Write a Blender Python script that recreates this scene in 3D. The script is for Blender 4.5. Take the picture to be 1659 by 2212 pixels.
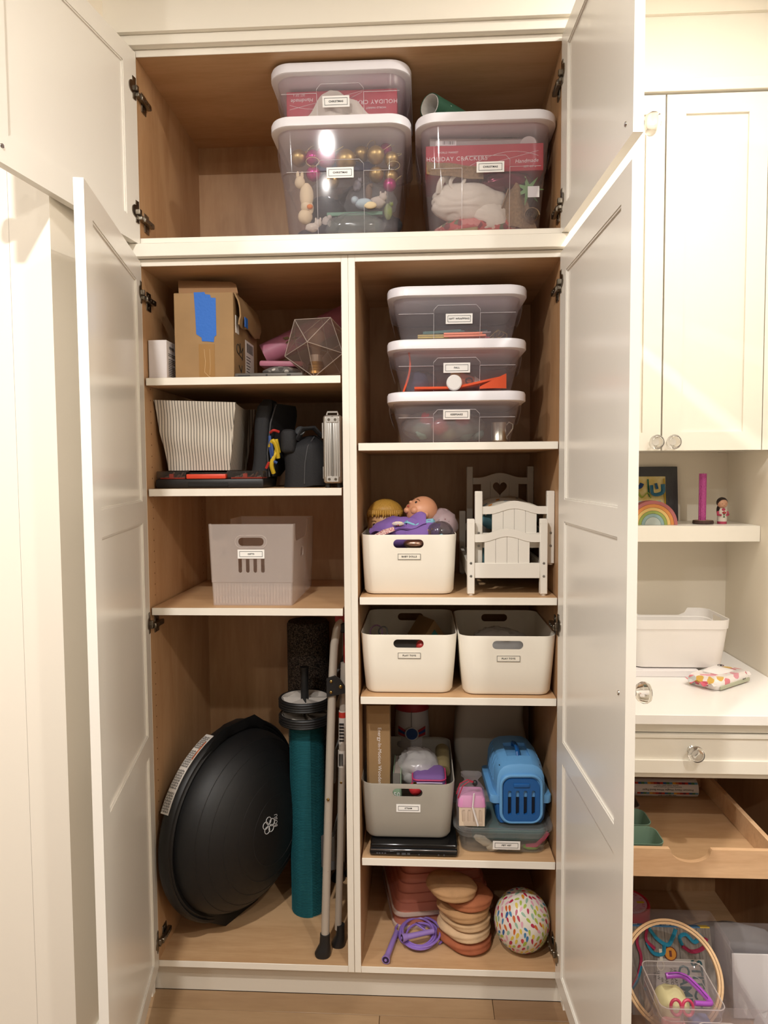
import bpy, bmesh, math, random
from mathutils import Vector, Matrix, noise
for o in list(bpy.data.objects): bpy.data.objects.remove(o)
SC = bpy.context.scene
COL = SC.collection
PI = math.pi
rnd = random.Random(11)

# ---------------------------------------------------------------- camera
cam_d = bpy.data.cameras.new('camera'); cam = bpy.data.objects.new('camera', cam_d); COL.objects.link(cam)
YAW, PITCH, ROLL = -0.0537, -0.0565, -0.0069
_f = Vector((math.sin(YAW)*math.cos(PITCH), math.cos(YAW)*math.cos(PITCH), math.sin(PITCH)))
_r = Vector((math.cos(YAW), -math.sin(YAW), 0)); _u = _r.cross(_f)
_r2 = math.cos(ROLL)*_r + math.sin(ROLL)*_u; _u2 = -math.sin(ROLL)*_r + math.cos(ROLL)*_u
_m = Matrix((( _r2.x, _u2.x, -_f.x), (_r2.y, _u2.y, -_f.y), (_r2.z, _u2.z, -_f.z))).to_4x4()
_m.translation = Vector((0.1997, -1.9578, 1.5436)); cam.matrix_world = _m
cam_d.sensor_fit = 'VERTICAL'; cam_d.sensor_height = 36.0; cam_d.lens = 36.0*1520.8/2212.0
cam_d.clip_start = 0.02; cam_d.clip_end = 50
SC.camera = cam

# ---------------------------------------------------------------- world, exposure, lamps
w = bpy.data.worlds.new('world'); SC.world = w; w.use_nodes = True
w.node_tree.nodes['Background'].inputs[0].default_value = (1.0, 0.93, 0.84, 1)
w.node_tree.nodes['Background'].inputs[1].default_value = 0.15
SC.cycles.transparent_max_bounces = 32; SC.cycles.max_bounces = 10
vs = SC.view_settings; vs.view_transform = 'Standard'; vs.look = 'None'; vs.exposure = -0.08; vs.gamma = 1.0; vs.use_curve_mapping = False
def key_or_fill_light(x, y, e, size=0.085, z=2.985):
    l = bpy.data.lights.new('key_or_fill_light', 'AREA'); l.shape = 'DISK'; l.size = size; l.energy = e; l.color = (1.0, 0.965, 0.925)
    o = bpy.data.objects.new('key_or_fill_light', l); COL.objects.link(o); o.location = (x, y, z)
    return o
LAMPS = [(-0.34, -1.80, 54), (1.10, -0.64, 17), (1.20, -2.20, 25), (-1.35, -1.60, 29), (-0.60, -3.3, 18)]  # first lamp fits the shelf shadows; the rest are added, brightening desk and walls
for _x, _y, _e in LAMPS: key_or_fill_light(_x, _y, _e)

# ---------------------------------------------------------------- helpers: materials
def lin(h):
    h = h.lstrip('#'); c = [int(h[i:i+2], 16)/255 for i in (0, 2, 4)]
    return tuple([x/12.92 if x <= 0.04045 else ((x+0.055)/1.055)**2.4 for x in c] + [1.0])
_mats = {}
def nt(m): return m.node_tree.nodes, m.node_tree.links
def mat(name, col, rough=0.5, metal=0.0, spec=0.5, vary=0.0, vscale=30.0, bump=0.0, bscale=200.0, trans=0.0, col2=None, sheen=0.0, coat=0.0, stretch=(1, 1, 1)):
    if name in _mats: return _mats[name]
    m = bpy.data.materials.new(name); m.use_nodes = True; N, L = nt(m); p = N['Principled BSDF']
    p.inputs['Base Color'].default_value = lin(col); p.inputs['Roughness'].default_value = rough; p.inputs['Metallic'].default_value = metal
    p.inputs['Specular IOR Level'].default_value = spec; p.inputs['Transmission Weight'].default_value = trans
    p.inputs['Sheen Weight'].default_value = sheen; p.inputs['Coat Weight'].default_value = coat
    if vary or bump:
        tc = N.new('ShaderNodeTexCoord'); mp = N.new('ShaderNodeMapping'); L.new(tc.outputs['Object'], mp.inputs[0]); mp.inputs['Scale'].default_value = stretch
    if vary:
        n = N.new('ShaderNodeTexNoise'); n.inputs['Scale'].default_value = vscale; n.inputs['Detail'].default_value = 5; L.new(mp.outputs[0], n.inputs['Vector'])
        mx = N.new('ShaderNodeMix'); mx.data_type = 'RGBA'; c = lin(col); d = lin(col2) if col2 else tuple([x*(1-vary) for x in c[:3]]+[1])
        mx.inputs[6].default_value = c; mx.inputs[7].default_value = d
        r = N.new('ShaderNodeMapRange'); r.inputs[1].default_value = 0.35; r.inputs[2].default_value = 0.68; L.new(n.outputs[0], r.inputs[0])
        L.new(r.outputs[0], mx.inputs[0]); L.new(mx.outputs[2], p.inputs['Base Color'])
    if bump:
        n = N.new('ShaderNodeTexNoise'); n.inputs['Scale'].default_value = bscale; n.inputs['Detail'].default_value = 3; L.new(mp.outputs[0], n.inputs['Vector'])
        b = N.new('ShaderNodeBump'); b.inputs['Strength'].default_value = bump; b.inputs['Distance'].default_value = 0.002
        L.new(n.outputs[0], b.inputs['Height']); L.new(b.outputs[0], p.inputs['Normal'])
    _mats[name] = m; return m
def wood(name, light, dark, grain, rough=0.42, scale=9.0, dist=1.6, fine=0.35):
    if name in _mats: return _mats[name]
    m = bpy.data.materials.new(name); m.use_nodes = True; N, L = nt(m); p = N['Principled BSDF']; p.inputs['Roughness'].default_value = rough
    tc = N.new('ShaderNodeTexCoord'); mp = N.new('ShaderNodeMapping'); L.new(tc.outputs['Object'], mp.inputs[0])
    s = [1.0, 1.0, 1.0]; s['xyz'.index(grain)] = 0.16; mp.inputs['Scale'].default_value = s
    n = N.new('ShaderNodeTexNoise'); n.inputs['Scale'].default_value = scale; n.inputs['Detail'].default_value = 4; n.inputs['Distortion'].default_value = dist; L.new(mp.outputs[0], n.inputs['Vector'])
    f = N.new('ShaderNodeTexNoise'); f.inputs['Scale'].default_value = scale*14; f.inputs['Detail'].default_value = 3; L.new(mp.outputs[0], f.inputs['Vector'])
    ad = N.new('ShaderNodeMath'); ad.operation = 'MULTIPLY_ADD'; L.new(f.outputs[0], ad.inputs[0]); ad.inputs[1].default_value = fine; L.new(n.outputs[0], ad.inputs[2])
    r = N.new('ShaderNodeValToRGB'); L.new(ad.outputs[0], r.inputs[0]); e = r.color_ramp.elements
    e[0].position = 0.42; e[0].color = lin(dark); e[1].position = 0.80; e[1].color = lin(light)
    L.new(r.outputs[0], p.inputs['Base Color']); _mats[name] = m; return m
def clear(name, tint='F4F3F6', haze=0.16, hazecol='E8E4EA', rough=0.08, gloss=1.0):
    """thin moulded plastic: see-through, a little milky, with a glossy skin"""
    if name in _mats: return _mats[name]
    m = bpy.data.materials.new(name); m.use_nodes = True; N, L = nt(m); N.remove(N['Principled BSDF']); out = N['Material Output']
    t = N.new('ShaderNodeBsdfTransparent'); t.inputs[0].default_value = lin(tint)
    d = N.new('ShaderNodeBsdfDiffuse'); d.inputs[0].default_value = lin(hazecol); tl = N.new('ShaderNodeBsdfTranslucent'); tl.inputs[0].default_value = lin(hazecol)
    h = N.new('ShaderNodeMixShader'); h.inputs[0].default_value = 0.5; L.new(d.outputs[0], h.inputs[1]); L.new(tl.outputs[0], h.inputs[2])
    a = N.new('ShaderNodeMixShader'); a.inputs[0].default_value = haze; L.new(t.outputs[0], a.inputs[1]); L.new(h.outputs[0], a.inputs[2])
    g = N.new('ShaderNodeBsdfGlossy'); g.inputs['Roughness'].default_value = rough
    fr = N.new('ShaderNodeFresnel'); fr.inputs[0].default_value = 1.45
    mu = N.new('ShaderNodeMath'); mu.operation = 'MULTIPLY'; mu.inputs[1].default_value = gloss; L.new(fr.outputs[0], mu.inputs[0])
    ge = N.new('ShaderNodeNewGeometry'); bf = N.new('ShaderNodeMath'); bf.operation = 'SUBTRACT'; bf.inputs[0].default_value = 1.0; L.new(ge.outputs['Backfacing'], bf.inputs[1])
    m2 = N.new('ShaderNodeMath'); m2.operation = 'MULTIPLY'; L.new(mu.outputs[0], m2.inputs[0]); L.new(bf.outputs[0], m2.inputs[1]); mu = m2
    b = N.new('ShaderNodeMixShader'); L.new(mu.outputs[0], b.inputs[0]); L.new(a.outputs[0], b.inputs[1]); L.new(g.outputs[0], b.inputs[2])
    L.new(b.outputs[0], out.inputs[0]); _mats[name] = m; return m
def spots(name, base, cols, scale=30.0, size=0.35, rough=0.6, stretch=(1, 1, 1), rand=0.8):
    """printed dots or petals: voronoi cells, a colour each"""
    if name in _mats: return _mats[name]
    m = bpy.data.materials.new(name); m.use_nodes = True; N, L = nt(m); p = N['Principled BSDF']; p.inputs['Roughness'].default_value = rough
    tc = N.new('ShaderNodeTexCoord'); mp = N.new('ShaderNodeMapping'); mp.inputs['Scale'].default_value = stretch; L.new(tc.outputs['Object'], mp.inputs[0])
    v = N.new('ShaderNodeTexVoronoi'); v.inputs['Scale'].default_value = scale; v.inputs['Randomness'].default_value = rand; L.new(mp.outputs[0], v.inputs['Vector'])
    sx = N.new('ShaderNodeSeparateXYZ'); L.new(v.outputs['Color'], sx.inputs[0])
    r = N.new('ShaderNodeValToRGB'); r.color_ramp.interpolation = 'CONSTANT'; L.new(sx.outputs[0], r.inputs[0])
    for i, c in enumerate(cols):
        e = r.color_ramp.elements[0] if i == 0 else r.color_ramp.elements.new(i/len(cols))
        if i == 0: e.position = 0
        e.color = lin(c)
    if len(r.color_ramp.elements) > len(cols): r.color_ramp.elements.remove(r.color_ramp.elements[-1])
    lt = N.new('ShaderNodeMath'); lt.operation = 'LESS_THAN'; lt.inputs[1].default_value = size; L.new(v.outputs['Distance'], lt.inputs[0])
    mx = N.new('ShaderNodeMix'); mx.data_type = 'RGBA'; mx.inputs[6].default_value = lin(base); L.new(lt.outputs[0], mx.inputs[0]); L.new(r.outputs[0], mx.inputs[7]); L.new(mx.outputs[2], p.inputs['Base Color'])
    _mats[name] = m; return m
def stripes(name, c1, c2, axis='x', freq=60.0, duty=0.25, rough=0.85, wob=0.0):
    if name in _mats: return _mats[name]
    m = bpy.data.materials.new(name); m.use_nodes = True; N, L = nt(m); p = N['Principled BSDF']; p.inputs['Roughness'].default_value = rough
    tc = N.new('ShaderNodeTexCoord'); s = N.new('ShaderNodeSeparateXYZ'); L.new(tc.outputs['UV' if axis == 'u' else 'Object'], s.inputs[0])
    a = N.new('ShaderNodeMath'); a.operation = 'MULTIPLY'; a.inputs[1].default_value = freq; L.new(s.outputs[0 if axis == 'u' else 'xyz'.index(axis)], a.inputs[0])
    f = N.new('ShaderNodeMath'); f.operation = 'FRACT'; L.new(a.outputs[0], f.inputs[0])
    l = N.new('ShaderNodeMath'); l.operation = 'LESS_THAN'; l.inputs[1].default_value = duty; L.new(f.outputs[0], l.inputs[0])
    mx = N.new('ShaderNodeMix'); mx.data_type = 'RGBA'; mx.inputs[6].default_value = lin(c1); mx.inputs[7].default_value = lin(c2); L.new(l.outputs[0], mx.inputs[0]); L.new(mx.outputs[2], p.inputs['Base Color'])
    _mats[name] = m; return m

# ---------------------------------------------------------------- helpers: geometry
def rr(w, d, r, n=5, cx=0.0, cy=0.0):
    """rounded rectangle outline, counter-clockwise"""
    r = min(r, w/2-1e-5, d/2-1e-5); P = []
    for k, (sx, sy) in enumerate(((1, 1), (-1, 1), (-1, -1), (1, -1))):
        for i in range(n+1):
            a = PI/2*(k+i/n); P.append((cx+sx*(w/2-r)+r*math.cos(a), cy+sy*(d/2-r)+r*math.sin(a)))
    return P
class MB:
    def __init__(s): s.bm = bmesh.new()
    def raw(s, V, F):
        vs = [s.bm.verts.new(v) for v in V]; fs = []
        for f in F:
            try: fs.append(s.bm.faces.new([vs[i] for i in f]))
            except ValueError: pass
        return vs, fs
    def box(s, x0, x1, y0, y1, z0, z1, bev=0.0, seg=2, M=None):
        V = [Vector((x, y, z)) for z in (z0, z1) for y in (y0, y1) for x in (x0, x1)]
        if M: V = [M @ v for v in V]
        vs, fs = s.raw(V, [(0, 2, 3, 1), (4, 5, 7, 6), (0, 1, 5, 4), (2, 6, 7, 3), (0, 4, 6, 2), (1, 3, 7, 5)])
        if bev: bmesh.ops.bevel(s.bm, geom=list({e for f in fs for e in f.edges}), offset=bev, segments=seg, profile=0.5, affect='EDGES')
        return s
    def loft(s, rings, cap=(True, True), closed=True):
        n = len(rings[0]); vs = [[s.bm.verts.new(p) for p in r] for r in rings]
        for a, b in zip(vs, vs[1:]):
            for i in range(n if closed else n-1):
                j = (i+1) % n; s.bm.faces.new((a[i], a[j], b[j], b[i]))
        if cap[0]: s.bm.faces.new(vs[0][::-1])
        if cap[1]: s.bm.faces.new(vs[-1])
        return s
    def cyl(s, p0, p1, r0, r1=None, n=20):
        p0, p1 = Vector(p0), Vector(p1); r1 = r0 if r1 is None else r1; d = (p1-p0).normalized()
        u = d.orthogonal().normalized(); v = d.cross(u)
        ring = lambda p, r: [p+r*(math.cos(2*PI*i/n)*u+math.sin(2*PI*i/n)*v) for i in range(n)]
        return s.loft([ring(p0, r0), ring(p1, r1)])
    def lathe(s, prof, n=28, M=None, sx=1.0, sy=1.0):
        M = M or Matrix(); rings = [[M @ Vector((max(r, 1e-4)*math.cos(2*PI*i/n)*sx, max(r, 1e-4)*math.sin(2*PI*i/n)*sy, z)) for i in range(n)] for r, z in prof]
        return s.loft(rings)
    def tube(s, pts, r, n=8, closed=False, flat=1.0):
        pts = [Vector(p) for p in pts]; R = r if isinstance(r, (list, tuple)) else [r]*len(pts); k = len(pts); rings = []; u = None
        for i, p in enumerate(pts):
            if closed: t = pts[(i+1) % k]-pts[i-1]
            else: t = pts[min(i+1, k-1)]-pts[max(i-1, 0)]
            t.normalize(); u = t.orthogonal().normalized() if u is None else (u-t*u.dot(t)).normalized(); v = t.cross(u)
            rings.append([p+R[i]*(math.cos(2*PI*j/n)*u+flat*math.sin(2*PI*j/n)*v) for j in range(n)])
        if closed:
            vs = [[s.bm.verts.new(q) for q in g] for g in rings]
            # match seam twist
            best = min(range(n), key=lambda o: sum((rings[-1][j]-rings[0][(j+o) % n]).length for j in range(n)))
            for i in range(k):
                a, b = vs[i], vs[(i+1) % k]; o = best if i == k-1 else 0
                for j in range(n): s.bm.faces.new((a[j], a[(j+1) % n], b[(j+1+o) % n], b[(j+o) % n]))
            return s
        return s.loft(rings)
    def prism(s, pts, plane, d0, d1):
        f = {'xz': lambda p, d: (p[0], d, p[1]), 'xy': lambda p, d: (p[0], p[1], d), 'yz': lambda p, d: (d, p[0], p[1])}[plane]
        return s.loft([[f(p, d0) for p in pts], [f(p, d1) for p in pts]])
    def ball(s, c, rx, ry=None, rz=None, nu=18, nv=12, disp=None, M=None):
        ry = rx if ry is None else ry; rz = rx if rz is None else rz; c = Vector(c); rings = []
        for j in range(nv+1):
            t = PI*(j+0.02 if j == 0 else j-0.02 if j == nv else j)/nv; g = []
            for i in range(nu):
                a = 2*PI*i/nu; q = Vector((math.sin(t)*math.cos(a), math.sin(t)*math.sin(a), -math.cos(t)))
                k = disp(q) if disp else 1.0; q = Vector((q.x*rx*k, q.y*ry*k, q.z*rz*k)); g.append(c+(M @ q if M else q))
            rings.append(g)
        return s.loft(rings)
    def shell(s, levels, t, n=6, floor=None):
        """open tub: levels (z, w, d, r) from the foot up, wall t"""
        out = [[(x, y, z) for x, y in rr(w_, d_, r_, n)] for z, w_, d_, r_ in levels]
        z0 = levels[0][0]+(t if floor is None else floor)
        inn = []
        for i, (z, w_, d_, r_) in enumerate(levels[::-1]): inn.append([(x, y, max(z, z0)) for x, y in rr(w_-2*t, d_-2*t, max(r_-t, 0.002), n)])
        inn = [g for i, g in enumerate(inn) if i == len(inn)-1 or g[0][2] > z0]
        return s.loft(out+inn)
    def sheet(s, f, nu, nv, th=0.0):
        V = [[s.bm.verts.new(f(i/nu, j/nv)) for i in range(nu+1)] for j in range(nv+1)]; fs = []
        for j in range(nv):
            for i in range(nu): fs.append(s.bm.faces.new((V[j][i], V[j][i+1], V[j+1][i+1], V[j+1][i])))
        if th: bmesh.ops.recalc_face_normals(s.bm, faces=fs); bmesh.ops.solidify(s.bm, geom=fs, thickness=th)
        return s
    def build(s, name, m, parent=None, ang=38, flip=True, loc=None, rot=None, M=None, kind=None, label=None, smooth=True):
        if M: bmesh.ops.transform(s.bm, matrix=M, verts=s.bm.verts)
        if flip: bmesh.ops.recalc_face_normals(s.bm, faces=s.bm.faces)
        me = bpy.data.meshes.new(name); s.bm.to_mesh(me); s.bm.free()
        if m: me.materials.append(m)
        if smooth: me.shade_smooth(); me.set_sharp_from_angle(angle=math.radians(ang))
        return link(name, me, parent, loc, rot, kind, label)
def link(name, me, parent=None, loc=None, rot=None, kind=None, label=None):
    o = bpy.data.objects.new(name, me); COL.objects.link(o); o.parent = parent
    if loc: o.location = loc
    if rot: o.rotation_euler = rot
    if kind: o['kind'] = kind
    if label: o['label'] = label
    return o
def tag(o, label, cat, group=None):
    o['label'] = label; o['category'] = cat
    if group: o['group'] = group
    return o
def thing(name, label, cat, loc=(0, 0, 0), rz=0.0, group=None, rx=0.0, ry=0.0):
    o = bpy.data.objects.new(name, None); COL.objects.link(o); o.location = loc; o.rotation_euler = (rx, ry, rz); o.empty_display_size = 0.02
    return tag(o, label, cat, group)
def copy_tree(o, parent=None):
    c = o.copy(); COL.objects.link(c); c.parent = parent
    for ch in o.children: copy_tree(ch, c)
    return c
def dup(o, label, loc, rz=None, group=None):
    c = copy_tree(o); c['label'] = label; c.location = loc
    if rz is not None: c.rotation_euler.z = rz
    if group: c['group'] = group
    return c
def cut(o, cutters):
    for k in cutters:
        bmesh.ops.recalc_face_normals(k.bm, faces=k.bm.faces)
        me = bpy.data.meshes.new('k'); k.bm.to_mesh(me); k.bm.free(); t = bpy.data.objects.new('k', me); COL.objects.link(t); t.matrix_world = o.matrix_world.copy()
        if o.parent: t.parent = o.parent; t.matrix_basis = o.matrix_basis.copy()
        b = o.modifiers.new('b', 'BOOLEAN'); b.operation = 'DIFFERENCE'; b.solver = 'EXACT'; b.object = t
        dg = bpy.context.evaluated_depsgraph_get(); dg.update(); nm = bpy.data.meshes.new_from_object(o.evaluated_get(dg))
        o.modifiers.clear(); old = o.data; o.data = nm; nm.name = old.name; bpy.data.objects.remove(t)
        nm.shade_smooth(); nm.set_sharp_from_angle(angle=math.radians(35))
    return o
FACE = Matrix.Rotation(PI/2, 4, 'X')            # lettering that faces the room (-y)
def text(body, size, m, parent, M, name='lettering', ext=0.0002, sx=1.0, spacing=1.0, res=2, label=None, kind=None, bold=0.0):
    cu = bpy.data.curves.new('t', 'FONT'); cu.body = body; cu.size = size; cu.extrude = ext; cu.align_x = 'CENTER'; cu.align_y = 'CENTER'; cu.resolution_u = res; cu.space_character = spacing; cu.offset = bold*size
    t = bpy.data.objects.new('t', cu); COL.objects.link(t); me = bpy.data.meshes.new_from_object(t); bpy.data.objects.remove(t)
    me.transform(M @ Matrix.Diagonal((sx, 1, 1, 1))); me.materials.clear(); me.materials.append(m); return link(name, me, parent, label=label, kind=kind)
def curvy(P, k=6):
    """smooth curve through points"""
    P = [Vector(p) for p in P]; Q = [P[0]*2-P[1]]+P+[P[-1]*2-P[-2]]; out = []
    for i in range(1, len(Q)-2):
        for j in range(k):
            t = j/k; a, b, c, d = Q[i-1:i+3]; out.append(0.5*((2*b)+(c-a)*t+(2*a-5*b+4*c-d)*t*t+(3*b-a-3*c+d)*t**3))
    return out+[P[-1]]
def T(x, y, z): return Matrix.Translation((x, y, z))
def RX(a): return Matrix.Rotation(a, 4, 'X')
def RY(a): return Matrix.Rotation(a, 4, 'Y')
def RZ(a): return Matrix.Rotation(a, 4, 'Z')
def nz(p, s=1.0): return noise.noise(Vector(p)*s)
def lumps(seed, amp=0.15, f=2.0, ridge=False):
    off = Vector((seed*3.7, seed*1.3, seed*7.1))
    def d(q):
        a = noise.noise(q*f+off); b = noise.noise(q*f*2.3+off)
        if ridge: a, b = 0.5-abs(a)*1.6, 0.5-abs(b)*1.6
        return 1+amp*(a+0.5*b)
    return d

# ---------------------------------------------------------------- shared materials
PAINT = mat('white_paint', 'F0EADD', 0.30, spec=0.45)
PAINT_IN = mat('white_paint_door', 'ECE7DD', 0.24, spec=0.5)
WALL = mat('wall_paint', 'F7EEDE', 0.75, spec=0.2)
CEIL = mat('ceiling_paint', 'F7F3EA', 0.85, spec=0.1)
MAPLE_V = wood('maple_upright', 'BF9870', 'AB825A', 'z')
MAPLE_B = wood('maple_back', 'BE9871', 'AC845E', 'z', scale=7.0, dist=2.6)
MAPLE_H = wood('maple_shelf', 'CCA67D', 'B78F66', 'x', scale=8.0, dist=1.2)
MAPLE_F = wood('maple_board', 'E2BC93', 'CB9F77', 'x', scale=10.0, dist=1.8)
EDGE = mat('shelf_edge', 'F0E9DC', 0.4)
NICKEL = mat('nickel', '8A8378', 0.28, 1.0)
CHROME = mat('chrome', 'D8D8D6', 0.12, 1.0)
GLASS = mat('knob_glass', 'FFFFFF', 0.02, trans=1.0)
BLACK = mat('black_plastic', '1A1A1B', 0.45)
INK = mat('ink', '222222', 0.6)
CARD_W = mat('white_card', 'F6F4F0', 0.5)
BIN_W = mat('bin_white', 'F1EADB', 0.38)
# ================================================================ the room
XL, XR, D = -0.579, 0.579, 0.5456            # inner faces of the tall cabinet, its depth
WX = -0.652                                    # wall left of the cabinet
def struct(name, mb, m, parent=None, **k):
    o = mb.build(name, m, parent, **k)
    if parent is None: o['kind'] = 'structure'
    return o
FLOOR_Z = 0.0
fl = struct('floor', MB().box(-2.75, 1.4, -4.3, 0.7, -0.08, -0.006), mat('subfloor', '6B5340', 0.8))
PLANKS = [wood('oak_plank_%d' % i, a, b, 'x', 0.45, 5.0, 1.0) for i, (a, b) in enumerate((('A28462', '8C6D4E'), ('957656', '806145'), ('AA8C6A', '947655')))]
_pw = 0.0745; _pd = {}
y = 0.0332
for row in range(22):
    y1 = 0.0332-row*_pw; k = 0
    if row > 6: break
    x = -2.7 + [0.0, 0.55, 0.25, 0.8, 0.4, 0.1, 0.6][row]
    if row == 0: cuts = [-0.72, 0.4, 1.25]
    elif row == 1: cuts = [-0.72, 0.0745, 1.25]
    elif row == 2: cuts = [-0.72, -0.30, 0.62, 1.25]
    else: cuts = [-0.72, -0.5+0.23*row, 1.25]
    for a, b in zip(cuts, cuts[1:]):
        o = MB().box(a+0.0006, b-0.0006, y1-_pw+0.0006, y1-0.0006, -0.006, 0.0 if row else 0.0, 0.0009, 1).build('floor_plank', PLANKS[(row*2+k) % 3], fl); k += 1
struct('ceiling', MB().box(-2.75, 1.4, -4.3, 0.7, 3.0, 3.06), CEIL)
struct('wall_back', MB().box(-0.75, 1.33, 0.5750, 0.66, 0, 3.0), WALL)
struct('wall_right', MB().box(1.272, 1.35, -4.3, 0.575, 0, 3.0), WALL)
struct('wall_left', MB().box(-0.75, WX, -0.3465, 0.575, 0, 3.0).box(-2.7, -0.7495, -0.3465, -0.26, 0, 3.0), WALL)
WALLD = mat('wall_dimmed', '8F877C', 0.8)  # unseen walls coloured darker to cut the bounced light
struct('wall_far_left', MB().box(-2.75, -2.7, -4.3, -0.26, 0, 3.0), WALLD)
struct('wall_front', MB().box(-2.75, 1.4, -4.36, -4.3, 0, 3.0), WALLD)
struct('baseboard_left', MB().box(WX, WX+0.016, -0.362, 0.0, 0.0, 0.118, 0.003, 1).box(-1.9, WX+0.016, -0.3625, -0.3465, 0.0, 0.118, 0.003, 1), PAINT)

# ---------------------------------------------------------------- tall cabinet: two lower boxes, one upper box
TH = 0.019
def hinge_bm(sgn):
    """concealed hinge at the door's hinge edge (door local: x along the door, y into the cabinet side, z up)"""
    b = MB()
    b.box(0.004, 0.020, -0.0005, 0.0025, -0.030, 0.030, 0.0006, 1)
    b.lathe([(0.0165, 0), (0.0165, 0.003), (0.0145, 0.0036), (0.0, 0.0036)], 20, T(0.022, -0.0005, 0) @ RX(-PI/2))
    b.box(0.004, 0.015, 0.002, 0.011, -0.007, 0.007, 0.001, 1)
    return b
def arm_bm():
    """hinge arm and mounting plate on the cabinet side (x into the room away from the side, y depth)"""
    b = MB()
    b.box(0.0, 0.003, 0.030, 0.062, -0.026, 0.026, 0.0008, 1)
    b.box(0.003, 0.016, 0.004, 0.070, -0.0075, 0.0075, 0.002, 1)
    b.box(0.002, 0.012, -0.012, 0.008, -0.006, 0.006, 0.001, 1)
    b.cyl((0.0162, 0.05, 0), (0.0172, 0.05, 0), 0.0035, n=10); b.cyl((0.0162, 0.03, 0), (0.0172, 0.03, 0), 0.003, n=10)
    b.cyl((0.0028, 0.046, 0.017), (0.0042, 0.046, 0.017), 0.004, n=10); b.cyl((0.0028, 0.046, -0.017), (0.0042, 0.046, -0.017), 0.004, n=10)
    return b
def knob(parent, M):
    M = M @ Matrix.Diagonal((1.32, 1.32, 1.2, 1))
    b = MB().lathe([(0.0, 0.0), (0.010, 0.0), (0.010, 0.003), (0.006, 0.006), (0.0055, 0.012), (0.0, 0.012)], 20, M)
    k = b.build('knob_stem', CHROME, parent)
    MB().lathe([(0.0, 0.010), (0.007, 0.011), (0.013, 0.016), (0.0165, 0.023), (0.0165, 0.029), (0.0135, 0.035), (0.006, 0.0385), (0.0, 0.039)], 24, M).build('glass_knob', GLASS, parent)
def door(cab, hx, hy, ang, sgn, z0, z1, W, panels, hinges, screw_z, knob_z, stile=0.062):
    """sgn -1: hinged on the left. Local: x from the hinge edge to the free edge, y=0 the inner face, y<0 side away from the opening."""
    th = 0.020
    out = sgn                                         # outside of the open door is away from the cabinet centre
    b = MB(); L = lambda x: x
    yo = (0.0, th)
    b.box(0, stile, 0, th, z0, z1); b.box(W-stile, W, 0, th, z0, z1)
    zs = [z0]+[v for p in panels for v in p]+[z1]
    for i in range(0, len(zs), 2): b.box(stile, W-stile, 0, th, zs[i], zs[i+1])
    d = Vector((math.sin(ang)*(-sgn), -math.cos(ang), 0))      # along the door, toward the room
    nrm = Vector((out*math.cos(ang), math.sin(ang)*-1.0, 0)) if out > 0 else Vector((-math.cos(ang), -math.sin(ang), 0))
    M = Matrix(((d.x, nrm.x, 0, hx), (d.y, nrm.y, 0, hy), (0, 0, 1, 0), (0, 0, 0, 1)))
    bmesh.ops.remove_doubles(b.bm, verts=b.bm.verts, dist=1e-5)
    fr = b.build('door', PAINT_IN, cab, M=M)
    for p0, p1 in panels:
        q = MB().box(stile-0.004, W-stile+0.004, 0.0055, th-0.006, p0-0.004, p1+0.004)
        # thin raised bead round the recess
        q.box(stile, stile+0.004, 0.002, 0.006, p0, p1); q.box(W-stile-0.004, W-stile, 0.002, 0.006, p0, p1)
        q.box(stile, W-stile, 0.002, 0.006, p0, p0+0.004); q.box(stile, W-stile, 0.002, 0.006, p1-0.004, p1)
        q.build('door_panel', PAINT_IN, fr, M=M)
    F = M @ Matrix.Diagonal((1, -1, 1, 1))
    for hz in hinges:
        hinge_bm(sgn).build('hinge_cup', NICKEL, fr, M=F @ T(0, 0, hz))
        S = Matrix(((-sgn, 0, 0, XL if sgn < 0 else XR), (0, 1, 0, 0), (0, 0, 1, hz-0.012), (0, 0, 0, 1)))
        arm_bm().build('hinge_arm', NICKEL, fr, M=S)
    if knob_z is None: return fr
    MB().lathe([(0.0, -0.0005), (0.0055, -0.0005), (0.0045, 0.002), (0.0, 0.0025)], 14, F @ T(W-0.042, 0, screw_z) @ RX(-PI/2)).build('knob_screw', CHROME, fr)
    knob(fr, M @ T(W-0.042, th, knob_z) @ RX(-PI/2))
    return fr
def pins(cab, x, s, z0, z1, ys, step=0.032):
    b = MB(); z = z0
    while z < z1:
        for yy in ys: b.cyl((x-s*0.002, yy, z), (x+s*0.0004, yy, z), 0.0024, n=6)
        z += step
    b.build('pin_holes', mat('pin_dark', '6E4F33', 0.8), cab, kind='stuff')
def shelf(cab, x0, x1, z, th=0.021, y0=0.002, y1=None):
    y1 = y1 or D-0.004
    s = MB().box(x0, x1, y0+0.003, y1, z-th, z).build('shelf', MAPLE_H, cab)
    MB().box(x0, x1, y0, y0+0.0035, z-th, z, 0.0008, 1).build('edge_band', EDGE, s)
    return s
def carcass(name, label, x0, x1, z0, z1, m_in=None):
    """box of 19 mm boards, front edges painted; x0, x1, z0, z1 outside"""
    c = thing(name, label, 'cabinet', (0, 0, 0))
    e = 0.002
    for nm, a in (('side_panel', (x0, x0+TH, e, D, z0, z1)), ('side_panel', (x1-TH, x1, e, D, z0, z1)), ('top_panel', (x0+TH, x1-TH, e, D, z1-TH, z1)), ('bottom_panel', (x0+TH, x1-TH, e, D, z0, z0+TH))):
        p = MB().box(*a).build(nm, MAPLE_V if nm == 'side_panel' else MAPLE_H, c)
        a = list(a); a[2] = 0.0; a[3] = e; q = MB().box(*a, 0.0008, 1).build('edge_band', EDGE, p)
    MB().box(x0+TH, x1-TH, D, D+0.012, z0+TH, z1-TH).build('back_panel', MAPLE_B, c)
    return c
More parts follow.
